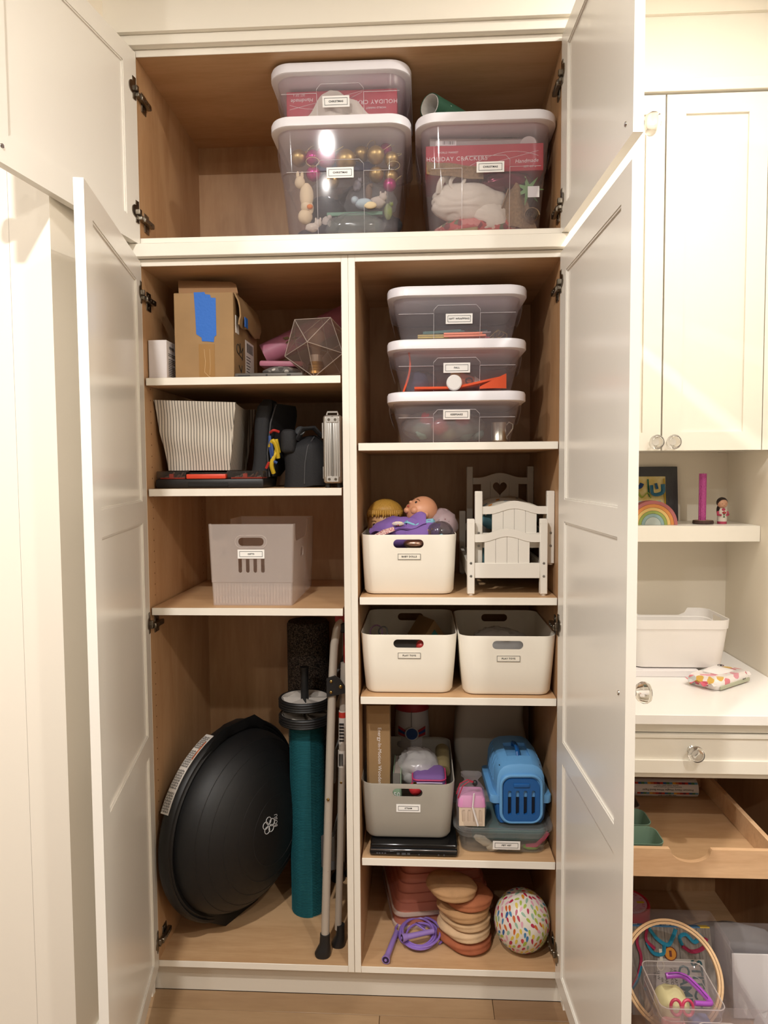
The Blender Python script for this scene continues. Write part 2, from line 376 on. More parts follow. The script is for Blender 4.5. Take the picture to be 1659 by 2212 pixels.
PAN3 = [(0.146, 0.751), (0.810, 1.409), (1.468, 2.068)]
A = carcass('storage_cabinet', 'tall lower left maple cabinet with three shelves and white panelled door open', -0.598, -0.0002, 0.0935, 2.139)
SL, SR = -0.574, -0.024
for z in (1.8127, 1.5004, 1.1597): shelf(A, SL+0.0, SR-0.0, z)
pins(A, XL, 1, 1.19, 1.48, (0.045, 0.50)); pins(A, XL, 1, 1.53, 1.79, (0.045,)); pins(A, XL, 1, 0.45, 1.0, (0.03,))
door(A, -0.577, -0.006, math.radians(11.3), -1, 0.097, 2.129, 0.570, PAN3, (2.045, 1.12, 0.18), None, None)
B = carcass('storage_cabinet', 'tall lower right maple cabinet with four shelves of bins and white panelled door open', 0.0002, 0.598, 0.0935, 2.139)
for z in (1.6248, 1.1919, 0.907, 0.4348): shelf(B, 0.024, 0.574, z)
door(B, 0.5745, -0.006, math.radians(-2.3), 1, 0.097, 2.129, 0.570, PAN3, (2.05, 1.12, 0.18), 1.095, 1.095)
U = carcass('storage_cabinet', 'wide upper maple cabinet under the ceiling trim with two open white doors', -0.598, 0.598, 2.178, 2.702)
door(U, -0.577, -0.006, math.radians(-8.0), -1, 2.178, 2.692, 0.570, [(2.241, 2.640)], (2.592, 2.262), 2.212, 2.212)
door(U, 0.5745, -0.006, math.radians(-2.4), 1, 2.178, 2.692, 0.570, [(2.241, 2.640)], (2.592, 2.262), 2.212, 2.212)
struct('trim_1', MB().box(-0.603, 0.604, -0.022, 0.3, 2.1404, 2.1768, 0.0015, 1), PAINT)                       # rail between the boxes
struct('trim_2', MB().box(WX, 0.604, -0.022, 0.3, 2.7025, 2.7290, 0.001, 1).box(WX, 0.604, -0.036, 0.3, 2.7290, 3.0), PAINT)  # crown board and frieze
struct('trim_3', MB().box(WX, -0.6, -0.001, 0.02, 0, 2.702), PAINT)                                          # filler to the left wall
struct('baseboard_cabinet', MB().box(WX, 0.604, 0.0335, 0.05, 0.0, 0.0935, 0.001, 1), mat('toe_kick', 'DDD5C7', 0.4))
struct('trim_4', MB().box(0.598, 0.614, 0.0, 0.575, 0.0, 3.0), PAINT)                                         # end panel of the tall cabinet
# ================================================================ clear lidded totes
TOTE = clear('tote_plastic', 'FBFAFC', 0.11, 'EAE6EC', 0.08, 0.8)
LID = mat('tote_lid', 'ECE9EE', 0.33)
def name_card(parent, w, h, M, body, size, card=True):
    """adhesive card: white slip, thin black frame, lettering; local face toward -y at M"""
    c = MB().box(-w/2, w/2, -0.0008, 0.0002, -h/2, h/2).build('name_card', CARD_W if card is True else card, parent, M=M)
    a, b, t = w/2-0.0055 if card is True else w/2-0.0008, h/2-0.005 if card is True else h/2-0.0008, 0.0010
    f = MB()
    f.box(-a, a, -0.0012, -0.0006, b-t, b).box(-a, a, -0.0012, -0.0006, -b, -b+t).box(-a, -a+t, -0.0012, -0.0006, -b, b).box(a-t, a, -0.0012, -0.0006, -b, b)
    f.build('card_frame', INK, c, M=M)
    text(body, size, INK, c, M @ T(0, -0.001, 0) @ FACE, sx=1.05, spacing=1.12, bold=0.03)
    return c
def tote(label, x, yf, z, H, body, lw=0.398, ld=0.44, group=None, shallow=False, card_z=0.0, card_x=0.0):
    """lid front edge at y=yf; x centre; z foot"""
    t = thing('storage_tote', label, 'storage box', (x, yf+ld/2, z), group=group)
    lh = 0.027; bw0, bd0 = (lw-0.086, ld-0.09) if not shallow else (lw-0.078, ld-0.10)
    bw1, bd1 = lw-0.030, ld-0.032
    zt = H-lh; lev = [(0.0, bw0-0.02, bd0-0.02, 0.035), (0.006, bw0, bd0, 0.045), (zt*0.62, bw0+(bw1-bw0)*0.60, bd0+(bd1-bd0)*0.60, 0.05), (zt*0.625, bw0+(bw1-bw0)*0.65+0.002, bd0+(bd1-bd0)*0.65+0.002, 0.05), (zt+0.004, bw1, bd1, 0.058)]
    MB().shell(lev, 0.0022, 8).build('tub', TOTE, t)
    # moulded arch round the card and end grips
    yy = lambda q: -(bd0+(bd1-bd0)*q/zt)/2-0.0008
    aw = 0.066; z0, z1 = zt*0.02, zt*(0.80 if shallow else 0.72)
    arch = [(-aw-0.10 if shallow else -aw-0.085, zt*0.62), (-aw, zt*0.62), (-aw, z1-0.012), (-aw+0.012, z1), (aw-0.012, z1), (aw, z1-0.012), (aw, zt*0.62), (aw+0.10 if shallow else aw+0.085, zt*0.62)]
    MB().tube([(p[0], yy(p[1]), p[1]) for p in arch], 0.0009, 5).tube([(-aw, yy(zt*0.62), zt*0.62), (-aw, yy(z0), z0)], 0.0008, 5).tube([(aw, yy(zt*0.62), zt*0.62), (aw, yy(z0), z0)], 0.0008, 5).build('moulded_line', clear('tote_line', 'FFFFFF', 0.6, 'F4F1F4'), t)
    for s in (-1, 1):
        g = MB()
        g.sheet(lambda u, v: (s*((bw1/2+0.002)+0.012*math.sin(v*PI*0.5)), (u-0.5)*0.17, zt-0.002-(1-v)*min(0.085, H*0.4)), 6, 4, 0.002)
        g.build('grip_skirt', TOTE, t)
    lid = MB(); r = 0.062
    ring = lambda w_, d_, rad, zz: [(px, py, zz) for px, py in rr(w_, d_, rad, 9)]
    lid.loft([ring(lw-0.006, ld-0.006, r-0.003, zt-0.002), ring(lw, ld, r, zt), ring(lw, ld, r, H-0.008), ring(lw-0.006, ld-0.006, r-0.003, H-0.0015), ring(lw-0.016, ld-0.016, r-0.008, H), ring(lw-0.036, ld-0.036, r-0.018, H-0.001), ring(lw-0.044, ld-0.044, r-0.022, H-0.006), ring(lw-0.06, ld-0.06, r-0.03, H-0.006)])
    lid.build('lid', LID, t)
    ang = math.atan2((bd1-bd0)/2, zt)
    zc = card_z
    name_card(t, 0.076, 0.028, T(card_x, yy(zc)-0.0012, zc) @ RX(ang), body, 0.0068)
    return t
UZ, LZ = 2.1972, 1.6250
tote('deep clear tote of glittering christmas baubles, white lid, a shallow tote on it', -0.025, 0.030, UZ, 0.332, 'CHRISTMAS', card_z=0.185)
tote('deep clear tote with red cracker box and white cloth, wrapping roll on its lid', 0.381, 0.030, UZ, 0.330, 'CHRISTMAS', lw=0.392, card_z=0.188, card_x=0.012)
tote('shallow clear christmas tote with red box, topmost in the upper cabinet', -0.024, 0.034, UZ+0.3325, 0.145, 'CHRISTMAS', card_z=0.052, card_x=-0.012, shallow=True)
tote('shallow clear tote labelled gift wrapping, topmost of the stack of three', 0.302, 0.052, LZ+0.2935, 0.1475, 'GIFT WRAPPING', shallow=True, card_z=0.060, card_x=0.006, lw=0.40)
tote('shallow clear tote labelled fall, middle one of the stack of three', 0.301, 0.052, LZ+0.147, 0.1460, 'FALL', shallow=True, card_z=0.068, lw=0.40)
tote('shallow clear tote labelled keepsake, lowest of the stack of three', 0.300, 0.052, LZ, 0.1465, 'KEEPSAKE', shallow=True, card_z=0.082, lw=0.40)

# ---------------------------------------------------------------- what is inside the christmas totes
RED = mat('cracker_red', 'B8283C', 0.42); WHT = mat('white_print', 'F3ECEA', 0.6); CLOTH_W = mat('white_cloth', 'E0D8C8', 0.9, bump=0.3, bscale=400)
GOLD = mat('bauble_gold', 'B59A62', 0.38, 0.9); PINK = mat('bauble_magenta', 'B81B78', 0.25, 0.55); KRAFT = mat('kraft', 'B88E5E', 0.8)
def cracker_box(label, loc, w, d, h, flip=False, small=True):
    t = thing('cracker_box', label, 'box', loc)
    MB().box(-w/2, w/2, 0, d, 0, h, 0.0012, 1).build('carton', RED, t)
    R = (T(0, 0, h) @ RY(PI)) if flip else Matrix()
    F = lambda x, z: R @ T(x, -0.0006 , z) @ FACE
    if flip: F = lambda x, z: T(0, -0.0006, h) @ RY(PI) @ T(x, 0, z) @ FACE
    text('HOLIDAY CRACKERS', 0.0165, WHT, t, F(-w*0.235, h*0.50), spacing=1.12)
    text('WORLD MARKET', 0.0075, WHT, t, F(-w*0.31, h*0.74), 'lettering')
    text('Handmade', 0.0150, WHT, t, F(w*0.36, h*0.36) @ RZ(0.03) @ Matrix(((1, 0.22, 0, 0), (0, 1, 0, 0), (0, 0, 1, 0), (0, 0, 0, 1))))
    text('SET OF 6', 0.0078, WHT, t, F(w*0.385, h*0.15), spacing=1.15)
    sw = MB()
    for k in range(2):
        P = []
        for i in range(15):
            u = i/14; x = -0.06+0.21*u; z = h*(0.10+0.62*math.sin(u*PI*(0.75+0.12*k))) if k == 0 else h*(0.06+0.66*u)
            x, z = (-x, h-z) if flip else (x, z); P.append((x, -0.0005, z))
        sw.tube(P, 0.0005, 4)
    sw.build('print_swirl', WHT, t)
    return t
def drape(name, label, cat, m, c, pts_w, h, yd, seed, folds=7, amp=0.01):
    """a heap of cloth: rounded mound with folds running over it"""
    off = seed*5.3
    def f(q):
        return 1+0.10*noise.noise(q*1.6+Vector((off, 0, 0)))+amp*6*abs(math.sin((q.x*0.8+q.z*1.5)*folds+noise.noise(q*2+Vector((0, off, 0)))*3))
    o = MB().ball((0, 0, 0), pts_w/2, yd/2, h/2, 40, 26, f).build(name, m, None, loc=c, ang=80)
    return tag(o, label, cat)
cracker_box('red cracker box lying upside down in the topmost christmas tote', (-0.025, 0.112, UZ+0.3325+0.036), 0.318, 0.22, 0.070, flip=True)
# white stocking peaking over the red box
def peak(u, v):
    H = 0.008+0.030*math.sin(PI*min(1, max(0, u)))**0.8+0.068*max(0.0, 1-abs(u-0.36)*(3.4 if u < 0.36 else 2.2))
    return ((u-0.5)*0.27+0.010*v*(0.5-u), -0.004-0.010*math.sin(u*19+v*3)*(1-v*0.5)+0.012*v, H*v+0.004*math.sin(u*31)*v)
o = MB().sheet(peak, 48, 12, 0.002).build('white_stocking', CLOTH_W, None, loc=(-0.020, 0.096, UZ+0.3325+0.004), ang=80); tag(o, 'white cloth stocking folded to a peak in the topmost christmas tote', 'stocking')
# deep left tote: baubles, toys in zip bags
MB0 = MB(); rng = random.Random(5)
spotsB = [(-0.150, 0.118, 0.255, 0.024, GOLD), (-0.108, 0.112, 0.252, 0.022, PINK), (-0.068, 0.095, 0.246, 0.029, PINK), (-0.012, 0.098, 0.236, 0.030, GOLD), (0.074, 0.098, 0.248, 0.025, GOLD), (0.118, 0.110, 0.240, 0.021, GOLD), (-0.106, 0.100, 0.202, 0.021, PINK),
          (-0.056, 0.106, 0.182, 0.023, GOLD), (0.074, 0.112, 0.200, 0.022, GOLD), (0.112, 0.118, 0.172, 0.019, PINK), (0.100, 0.150, 0.285, 0.018, PINK), (0.116, 0.125, 0.198, 0.020, GOLD), (0.030, 0.135, 0.268, 0.022, GOLD)]
b1 = b2 = None
for i, (x, y, z, r, m) in enumerate(spotsB):
    t = thing('bauble', '', 'ornament', (x-0.001, y, UZ+z), rz=rng.random()*3, group='baubles in the deep christmas tote')
    MB().ball((0, 0, 0), r, nu=20, nv=14).build('ball', m, t)
    MB().lathe([(0.0, r*0.97), (r*0.24, r*0.95), (r*0.24, r*1.14), (0, r*1.16)], 12, RX(0.9)).build('cap', GOLD, t)
    MB().tube([Vector((0, -r*1.05*math.sin(0.9), r*1.05*math.cos(0.9)))+Vector((0.9*r*math.sin(a), -0.5*r*(1-math.cos(a)), 0.4*r*(1-math.cos(a)))) for a in [2*PI*k/12 for k in range(12)]], 0.0008, 5, True).build('hanging_cord', mat('gold_cord', 'D9C98E', 0.6), t)
    n_ = {0: 'gold bauble nearest the left wall of the deep christmas tote', 1: 'small magenta bauble between a gold and a larger magenta one', 2: 'largest magenta bauble in the deep christmas tote', 3: 'large gold bauble with a looped cord, above the name card', 4: 'upper right gold bauble, high in the deep christmas tote', 5: 'gold bauble against the right wall of the deep christmas tote',
          6: 'magenta bauble below the largest magenta one', 7: 'gold bauble left of the name card with cord loop', 8: 'gold bauble right of the name card with yellow cord loop', 9: 'lowest magenta bauble at the right of the deep tote', 10: 'magenta bauble at the top right rear of the deep tote', 11: 'gold bauble under the right hand gold one', 12: 'gold bauble at the rear under the tote lid'}[i]
    t['label'] = n_
ZIP = clear('zip_bag', 'EEF1F2', 0.22, 'DCE2E2', 0.12, 1.4)
def zipbag(label, loc, w, h, d, seed, topcol=None, rx=0.0, fill=None):
    t = thing('zip_bag', label, 'bag', loc, rx=rx); dsp = lumps(seed, 0.14, 2.2, True)
    MB().ball((0, 0, h*0.47), w/2, d/2, h*0.48, 28, 20, dsp).build('pouch', ZIP, t)
    if topcol: MB().box(-w*0.47, w*0.47, -0.003, 0.003, h*0.90, h*1.02, 0.001, 1).build('zip_strip', topcol, t)
    return t
zipbag('clear zip bag with a green seal on the tote floor', (0.012, 0.088, UZ+0.004), 0.17, 0.082, 0.06, 3, mat('zip_green', '5E8F73', 0.5))
zipbag('clear bag of tangled trimmings under the baubles, deep christmas tote', (0.055, 0.14, UZ+0.08), 0.15, 0.11, 0.09, 9)
zipbag('clear bag with a blue seal standing at the tote rear', (-0.030, 0.20, UZ+0.05), 0.20, 0.22, 0.08, 4, mat('zip_blue', '2E3A72', 0.5))
TOYW = mat('felt_ivory', 'D9C7A4', 0.9); TOYO = mat('felt_orange', 'CC7A45', 0.9); TOYB = mat('felt_blue', 'A8B4BE', 0.9); DKF = mat('dark_trim', '3A3B42', 0.8, vary=0.5, vscale=40)
def felt(name, label, loc, parts):
    t = thing(name, label, 'ornament', loc)
    for nm, m, a in parts: MB().ball(*a, nu=14, nv=10).build(nm, m, t)
    return t
felt('felt_animal', 'ivory felt animal ornament lying under the magenta baubles', (-0.125, 0.085, UZ+0.135), [('body', TOYW, ((0, 0, 0), 0.020, 0.018, 0.036)), ('head', TOYW, ((-0.018, -0.004, 0.036), 0.015, 0.014, 0.017)), ('ear', TOYW, ((-0.024, -0.004, 0.056), 0.005, 0.004, 0.012)), ('ear', TOYW, ((-0.012, -0.004, 0.055), 0.005, 0.004, 0.012)), ('leg', TOYW, ((0.012, -0.002, -0.036), 0.008, 0.008, 0.016))])
felt('felt_snowman', 'small felt snowman with an orange nose in the deep christmas tote', (-0.130, 0.088, UZ+0.078), [('body', TOYW, ((0, 0, 0), 0.021, 0.018, 0.021)), ('head', TOYW, ((0.004, -0.004, 0.026), 0.016, 0.015, 0.016)), ('nose', TOYO, ((0.016, -0.016, 0.022), 0.009, 0.006, 0.007))])
felt('felt_bird', 'pale blue felt bird ornament beside the green sealed bag', (0.040, 0.075, UZ+0.105), [('body', TOYB, ((0, 0, 0), 0.026, 0.015, 0.015)), ('head', TOYB, ((-0.026, -0.002, 0.010), 0.011, 0.010, 0.011)), ('wing', TOYW, ((0.018, -0.010, -0.008), 0.018, 0.006, 0.010))])
for lb_, c_, (x, y, z), (a, b, c) in (('white plush dog ornament right of the felt bird', 'C9BFB2', (0.078, 0.086, 0.112), (0.022, 0.014, 0.016)), ('grey plush mouse ornament under the gold bauble at centre', '8B8A90', (0.018, 0.100, 0.165), (0.012, 0.012, 0.016)), ('green and white striped sprig at the right wall of the bauble tote', '7F8B5E', (0.108, 0.084, 0.085), (0.012, 0.012, 0.022)), ('white plush ornament beneath the felt snowman', 'CFC6B8', (-0.108, 0.088, 0.046), (0.022, 0.014, 0.014)), ('small white plush ornament left of the green sealed bag', 'B9B2AA', (-0.070, 0.092, 0.060), (0.014, 0.012, 0.018)), ('brown felt deer ornament above the green sealed bag', '7D6A58', (0.052, 0.096, 0.140), (0.010, 0.012, 0.026))):
    m_ = mat('plush_'+c_, c_, 0.95); t = thing('plush_ornament', lb_, 'ornament', (x, y, UZ+z))
    MB().ball((0, 0, 0), a, b, c, 18, 12, lumps(int(x*900), 0.14, 2.4)).build('body', m_, t)
    MB().ball((a*0.7, -b*0.4, c*0.8), a*0.5, b*0.6, a*0.5, 14, 10).build('head', m_, t)
    for e_ in (-1, 1): MB().ball((a*0.7+e_*a*0.3, -b*0.3, c*0.8+a*0.5), a*0.14, b*0.2, a*0.26, 8, 6).build('ear', m_, t)
for i, (x, y, z, s) in enumerate(((-0.085, 0.115, 0.045, 0.040), (-0.085, 0.16, 0.115, 0.05), (0.105, 0.13, 0.06, 0.035), (-0.13, 0.10, 0.022, 0.025), (0.02, 0.19, 0.15, 0.06))):
    o = MB().ball((0, 0, 0), s*1.1, s*0.8, s*0.8, 22, 16, lumps(20+i, 0.25, 2.4, True)).build('fabric_trimming', DKF, None, loc=(x, y, UZ+z), ang=60)
    tag(o, ['dark crumpled trimming low at the left of the bauble tote', 'dark trimming behind the felt snowman', 'dark trimming low at the right of the bauble tote', 'small dark trimming in the left floor corner of the bauble tote', 'large dark trimming filling the rear of the bauble tote'][i], 'fabric')
# deep right tote
CX = 0.381
cracker_box('red cracker box lying across the right christmas tote', (CX-0.002, 0.082, UZ+0.186), 0.328, 0.17, 0.075)
WRAPG = spots('wrap_green', '2F4A3E', ('8A4B45', '2F4A3E', '506B5C'), 60, 0.45)
o = MB().box(-0.145, 0.12, 0, 0.16, 0, 0.026, 0.001, 1).build('gift_carton', mat('grey_carton', 'B5AEA8', 0.6), None, loc=(CX-0.01, 0.105, UZ+0.262), rot=(0, 0.03, 0)); tag(o, 'flat pale carton with a barcode lying on the red cracker box', 'box')
MB().box(-0.128, -0.07, -0.001, 0, 0.006, 0.020).build('barcode_slip', CARD_W, o)
bc = MB(); xx = -0.108
for k in range(12): bc.box(xx, xx+rng.choice((0.0008, 0.0016)), -0.0016, -0.0008, 0.009, 0.018); xx += 0.0029
bc.build('barcode_bars', INK, o, kind='stuff')
o = MB().box(-0.055, 0.055, 0, 0.1, 0, 0.020, 0.002, 1).build('gift_parcel', WRAPG, None, loc=(CX+0.045, 0.13, UZ+0.288), rot=(0, 0.16, 0)); tag(o, 'slim parcel in patterned green paper under the right tote lid', 'parcel')
o = MB().lathe([(0.0, 0), (0.024, 0), (0.024, 0.10), (0.022, 0.10), (0.022, 0.002), (0, 0.002)], 20).build('paper_roll', mat('roll_white', 'DDD6CE', 0.7), None, loc=(CX+0.122, 0.10, UZ+0.262), rot=(-1.1, 0.5, 0)); tag(o, 'short white paper roll at the right end of the red box', 'paper roll')
t = thing('folded_tablecloth', 'white folded cloth with a loop heaped at the front of the right tote', 'cloth', (CX-0.045, 0.110, UZ+0.068))
def foldy(q):
    w_ = noise.noise(q*1.3+Vector((2, 5, 1))); ph_ = 5.2*(q.z*1.15+0.42*q.x+0.75*w_); s_ = 1-abs(math.sin(ph_))
    ph2 = 9.0*(q.z*0.6-0.5*q.x+0.8*noise.noise(q*1.9)); return 1+0.10*w_-0.050*s_**2-0.010*(1-abs(math.sin(ph2)))**2+0.06*noise.noise(q*2.2+Vector((7, 0, 3)))
MB().ball((0.0, 0.012, 0.048), 0.108, 0.048, 0.060, 80, 60, foldy).build('cloth', CLOTH_W, t, ang=80)
MB().ball((0.062, -0.006, 0.000), 0.052, 0.026, 0.044, 50, 40, lambda q: foldy(q*1.0+Vector((0.3, 0, 0.2)))).build('cloth_corner', CLOTH_W, t, ang=80, M=T(0.062, 0, 0) @ RY(0.5) @ T(-0.062, 0, 0))
MB().tube(curvy([(-0.085, -0.012, 0.070), (-0.080, -0.022, 0.092), (-0.066, -0.016, 0.112), (-0.055, 0.0, 0.104)]), 0.011, 10, flat=0.6).build('cloth_strap', CLOTH_W, t)
MB().tube([(-0.032+0.019*math.cos(a)+0.006*math.sin(a), -0.022, 0.098+0.019*math.sin(a)) for a in [k*2*PI/22 for k in range(22)]], 0.0045, 8, True, 1.3).build('loop', CLOTH_W, t)
FLOR = spots('floral_red', 'B9504A', ('7C2E33', 'D8B9A4', 'B9504A', '5F6A4A', 'C98078'), 55, 0.55)
def flatheap(w, d, h, seed):
    return MB().ball((0, 0, 0), w/2, d/2, h/2, 36, 18, lumps(seed, 0.12, 2.6, True))
o = flatheap(0.275, 0.10, 0.075, 8).build('floral_runner', FLOR, None, loc=(CX+0.002, 0.135, UZ+0.042), ang=80); tag(o, 'red floral fabric crumpled along the floor of the right tote', 'cloth')
HESS = mat('hessian', '9C815F', 0.95, vary=0.35, vscale=160, bump=0.6, bscale=350)
o = MB().sheet(lambda u, v: ((u-0.5)*0.13*(0.35+0.65*v), 0.01*math.sin(u*9), -v*0.12+0.012*math.sin(u*5)), 16, 12, 0.003).build('hessian_cloth', HESS, None, loc=(CX+0.088, 0.090, UZ+0.145), ang=70); tag(o, 'brown hessian cloth hanging down at the right of the white cloth', 'cloth')
o = MB().tube([(0.022*(1-k/60)*math.cos(k*0.42), 0, 0.022*(1-k/60)*math.sin(k*0.42)) for k in range(50)], 0.0022, 4).build('hessian_roll_end', HESS, None); o.name = 'hessian_ribbon'
o.data.transform(Matrix.Diagonal((1, 9, 1, 1))); o.location = (CX+0.130, 0.098, UZ+0.065); tag(o, 'coiled hessian ribbon at the lower right of the right tote', 'ribbon')
o = MB().sheet(lambda u, v: ((u-0.5)*0.16, 0.004*math.sin(u*11), (v-0.5)*0.035+0.02*(0.5-u)), 12, 4, 0.003).build('hessian_band', HESS, None, loc=(CX-0.085, 0.078, UZ+0.190), ang=70); tag(o, 'hessian strip laid over the lower edge of the red box', 'cloth')
GRN = mat('foil_green', '6F9A5E', 0.35, 0.2)
st = MB()
for k in range(7):
    a = k*2*PI/7; st.loft([[(0.008*math.cos(a+1.57), -0.006, 0.008*math.sin(a+1.57)), (-0.008*math.cos(a+1.57), -0.006, -0.008*math.sin(a+1.57)), (0, 0.006, 0)], [(0.045*math.cos(a), 0, 0.045*math.sin(a))]*3])
t = thing('gift_bow', 'green foil gift bow in a packet at the right of the right tote', 'bow', (CX+0.120, 0.086, UZ+0.135)); st.build('loops', GRN, t)
MB().box(-0.002, 0.030, -0.010, -0.0085, -0.024, 0.006).build('tag_slip', CARD_W, t)
o = flatheap(0.15, 0.06, 0.05, 14).build('foil_garland', mat('foil_wine', '6B2A3A', 0.2, 0.7), None, loc=(CX+0.062, 0.105, UZ+0.165), ang=60); tag(o, 'wine red foil garland in a packet under the red box', 'garland')
o = MB().box(-0.065, 0.065, 0, 0.03, 0, 0.012, 0.001, 1).build('wooden_sign', mat('sign_grey', '9B8B74', 0.8, vary=0.3, stretch=(1, 1, 8)), None, loc=(CX-0.085, 0.068, UZ+0.012), rot=(0.2, -0.12, 0)); tag(o, 'narrow grey wooden sign lying on the floral fabric', 'sign')
# wrapping roll on the right lid
t = thing('wrapping_roll', 'loosely rolled green wrapping paper on the right christmas tote lid', 'wrapping paper', (0.226, 0.072, UZ+0.330+0.036), rz=0.85)
pr = lambda r: [(0, r*math.cos(a), r*math.sin(a)) for a in [k*2*PI/28 for k in range(28)]]
MB().sheet(lambda u, v: (v*0.22, 0.033*(1+0.05*u)*math.cos(u*7.4), 0.033*(1+0.05*u)*math.sin(u*7.4)), 40, 3, 0.0012).build('paper_outside', spots('wrap_star', '1F4A34', ('D8D6C4', '1F4A34', '1F4A34', '1F4A34'), 55, 0.16), t)
MB().sheet(lambda u, v: (-0.001+v*0.2, 0.0308*math.cos(u*6.28), 0.0308*math.sin(u*6.28)), 32, 2, 0.0006).build('paper_lining', mat('lining_white', 'DCD8D2', 0.7), t)

# ---------------------------------------------------------------- contents of the three shallow totes
PAP = {'teal': mat('paper_teal', '5D8781', 0.7), 'peach': mat('paper_peach', 'DB8B78', 0.7), 'pink': mat('paper_pink', 'C9606C', 0.7), 'kraft': mat('paper_kraft', 'B9A46E', 0.7), 'white': mat('paper_white', 'E2DAD6', 0.7)}
def card(label, col, x, y, z, w, d, th, tilt=0.0, rz=0.0, fold=False):
    b = MB().box(-w/2, w/2, -d/2, d/2, 0, th*0.45, 0.0004, 1)
    b.box(-w/2, w/2-0.01, -d/2, d/2, th*0.55, th, 0.0004, 1, M=RY(-tilt*0.4) if fold else None)
    o = b.build('gift_bag', PAP[col], None, loc=(x, y, z), rot=(0, -tilt, rz)); return tag(o, label, 'gift bag', 'flat gift bags in the gift wrapping tote')
z = LZ+0.2935+0.004
card('kraft gift bag lowest on the left of the gift wrapping tote', 'kraft', 0.235, 0.16, z+0.006, 0.09, 0.12, 0.010)
card('white sheet of paper at the bottom of the gift wrapping tote', 'white', 0.30, 0.25, z, 0.27, 0.16, 0.004)
card('peach gift bag in the middle of the gift wrapping tote', 'peach', 0.325, 0.15, z+0.008, 0.12, 0.11, 0.012, 0.01)
card('pink gift bag under the teal one in the gift wrapping tote', 'pink', 0.30, 0.24, z+0.0145, 0.21, 0.13, 0.008, 0.03)
card('teal gift bag uppermost on the left, slanting upward', 'teal', 0.265, 0.16, z+0.021, 0.12, 0.11, 0.007, 0.05)
card('white card sleeve leaning highest in the gift wrapping tote', 'white', 0.31, 0.26, z+0.030, 0.20, 0.12, 0.006, 0.09)
card('teal card folder leaning over the white sleeve', 'teal', 0.315, 0.27, z+0.040, 0.17, 0.10, 0.003, 0.13)
o = MB().tube([(0.03*k/20+0.014*math.sin(k), 0.01*math.cos(k*1.7), 0.012+0.012*math.sin(k*0.9)) for k in range(24)], 0.0012, 5).build('gold_ribbon', GOLD, None, loc=(0.405, 0.13, z+0.006)); tag(o, 'curl of gold ribbon at the right of the gift wrapping tote', 'ribbon')
z = LZ+0.147+0.004
OR = mat('felt_bright_orange', 'D4542F', 0.9)
t = thing('orange_felt_bag', 'bright orange felt bag lying flat in the fall tote', 'bag', (0.31, 0.15, z))
MB().sheet(lambda u, v: (-0.13+0.26*u, (v-0.5)*0.16, 0.004+0.034*max(0, u-0.45)*(1.6-v)), 20, 6, 0.006).build('body', OR, t)
MB().sheet(lambda u, v: (0.055+0.075*u, -0.082-0.01*math.sin(u*3), 0.002+(0.036*u+0.006)*v), 8, 4, 0.003).build('side_gusset', OR, t)
o = MB().sheet(lambda u, v: (0.02*math.sin(v*2.2), (u-0.5)*0.03, v*0.115), 4, 16, 0.005).build('orange_felt_strap', OR, None, loc=(0.150, 0.12, z)); tag(o, 'orange felt strap standing against the left wall of the fall tote', 'strap')
t = thing('candy_corn_cushion', 'plush candy corn in yellow, orange and white in the fall tote', 'toy', (0.33, 0.20, z+0.034))
for nm, m, x0, x1, r0, r1 in (('yellow_band', mat('plush_yellow', 'D9A63E', 0.95), -0.045, -0.015, 0.036, 0.034), ('orange_band', mat('plush_orange', 'C4683A', 0.95), -0.015, 0.028, 0.034, 0.022), ('white_tip', mat('plush_white', 'D9D2C6', 0.95), 0.028, 0.058, 0.022, 0.006)):
    MB().cyl((x0, 0, 0), (x1, 0, -0.004), r0, r1, 18).build(nm, m, t)
MB().tube([(0.012+0.010*math.cos(a), -0.031, 0.004+0.008*math.sin(a)) for a in [k*2*PI/14 for k in range(14)]], 0.0022, 5, True).build('eye_ring', INK, t)
o = MB().lathe([(0, 0), (0.022, 0), (0.022, 0.022), (0.019, 0.025), (0, 0.025)], 24, RX(PI/2)).build('tea_light', mat('jar_white', 'DEDBD8', 0.4), None, loc=(0.293, 0.086, z+0.020)); tag(o, 'round white capped jar lying at the front of the fall tote', 'jar')
for k, (x, y, zz, s, c) in enumerate(((0.185, 0.16, 0.030, 0.034, '3B4258'), (0.215, 0.19, 0.036, 0.03, '2F3134'))):
    o = MB().ball((0, 0, 0), s, s*0.8, s, 20, 14, lumps(40+k, 0.2, 2.2, True)).build('dark_pouch', mat('pouch_%d' % k, c, 0.8), None, loc=(x, y, z+zz), ang=60); tag(o, ['blue grey pouch at the left of the fall tote', 'black pouch beside the blue grey one in the fall tote'][k], 'pouch')
z = LZ+0.004
BAGC = clear('soft_bag', 'E6E6E6', 0.34, 'CFCBC6', 0.15)
def dome(q): return 1+0.07*noise.noise(q*3)+0.05*abs(noise.noise(q*7))
t = thing('keepsake_bag', 'clear plastic bag of red and green keepsakes in the keepsake tote', 'bag', (0.265, 0.19, z+0.05)); MB().ball((0, 0, 0), 0.125, 0.10, 0.052, 34, 20, dome).build('plastic_wrap', BAGC, t, ang=70)
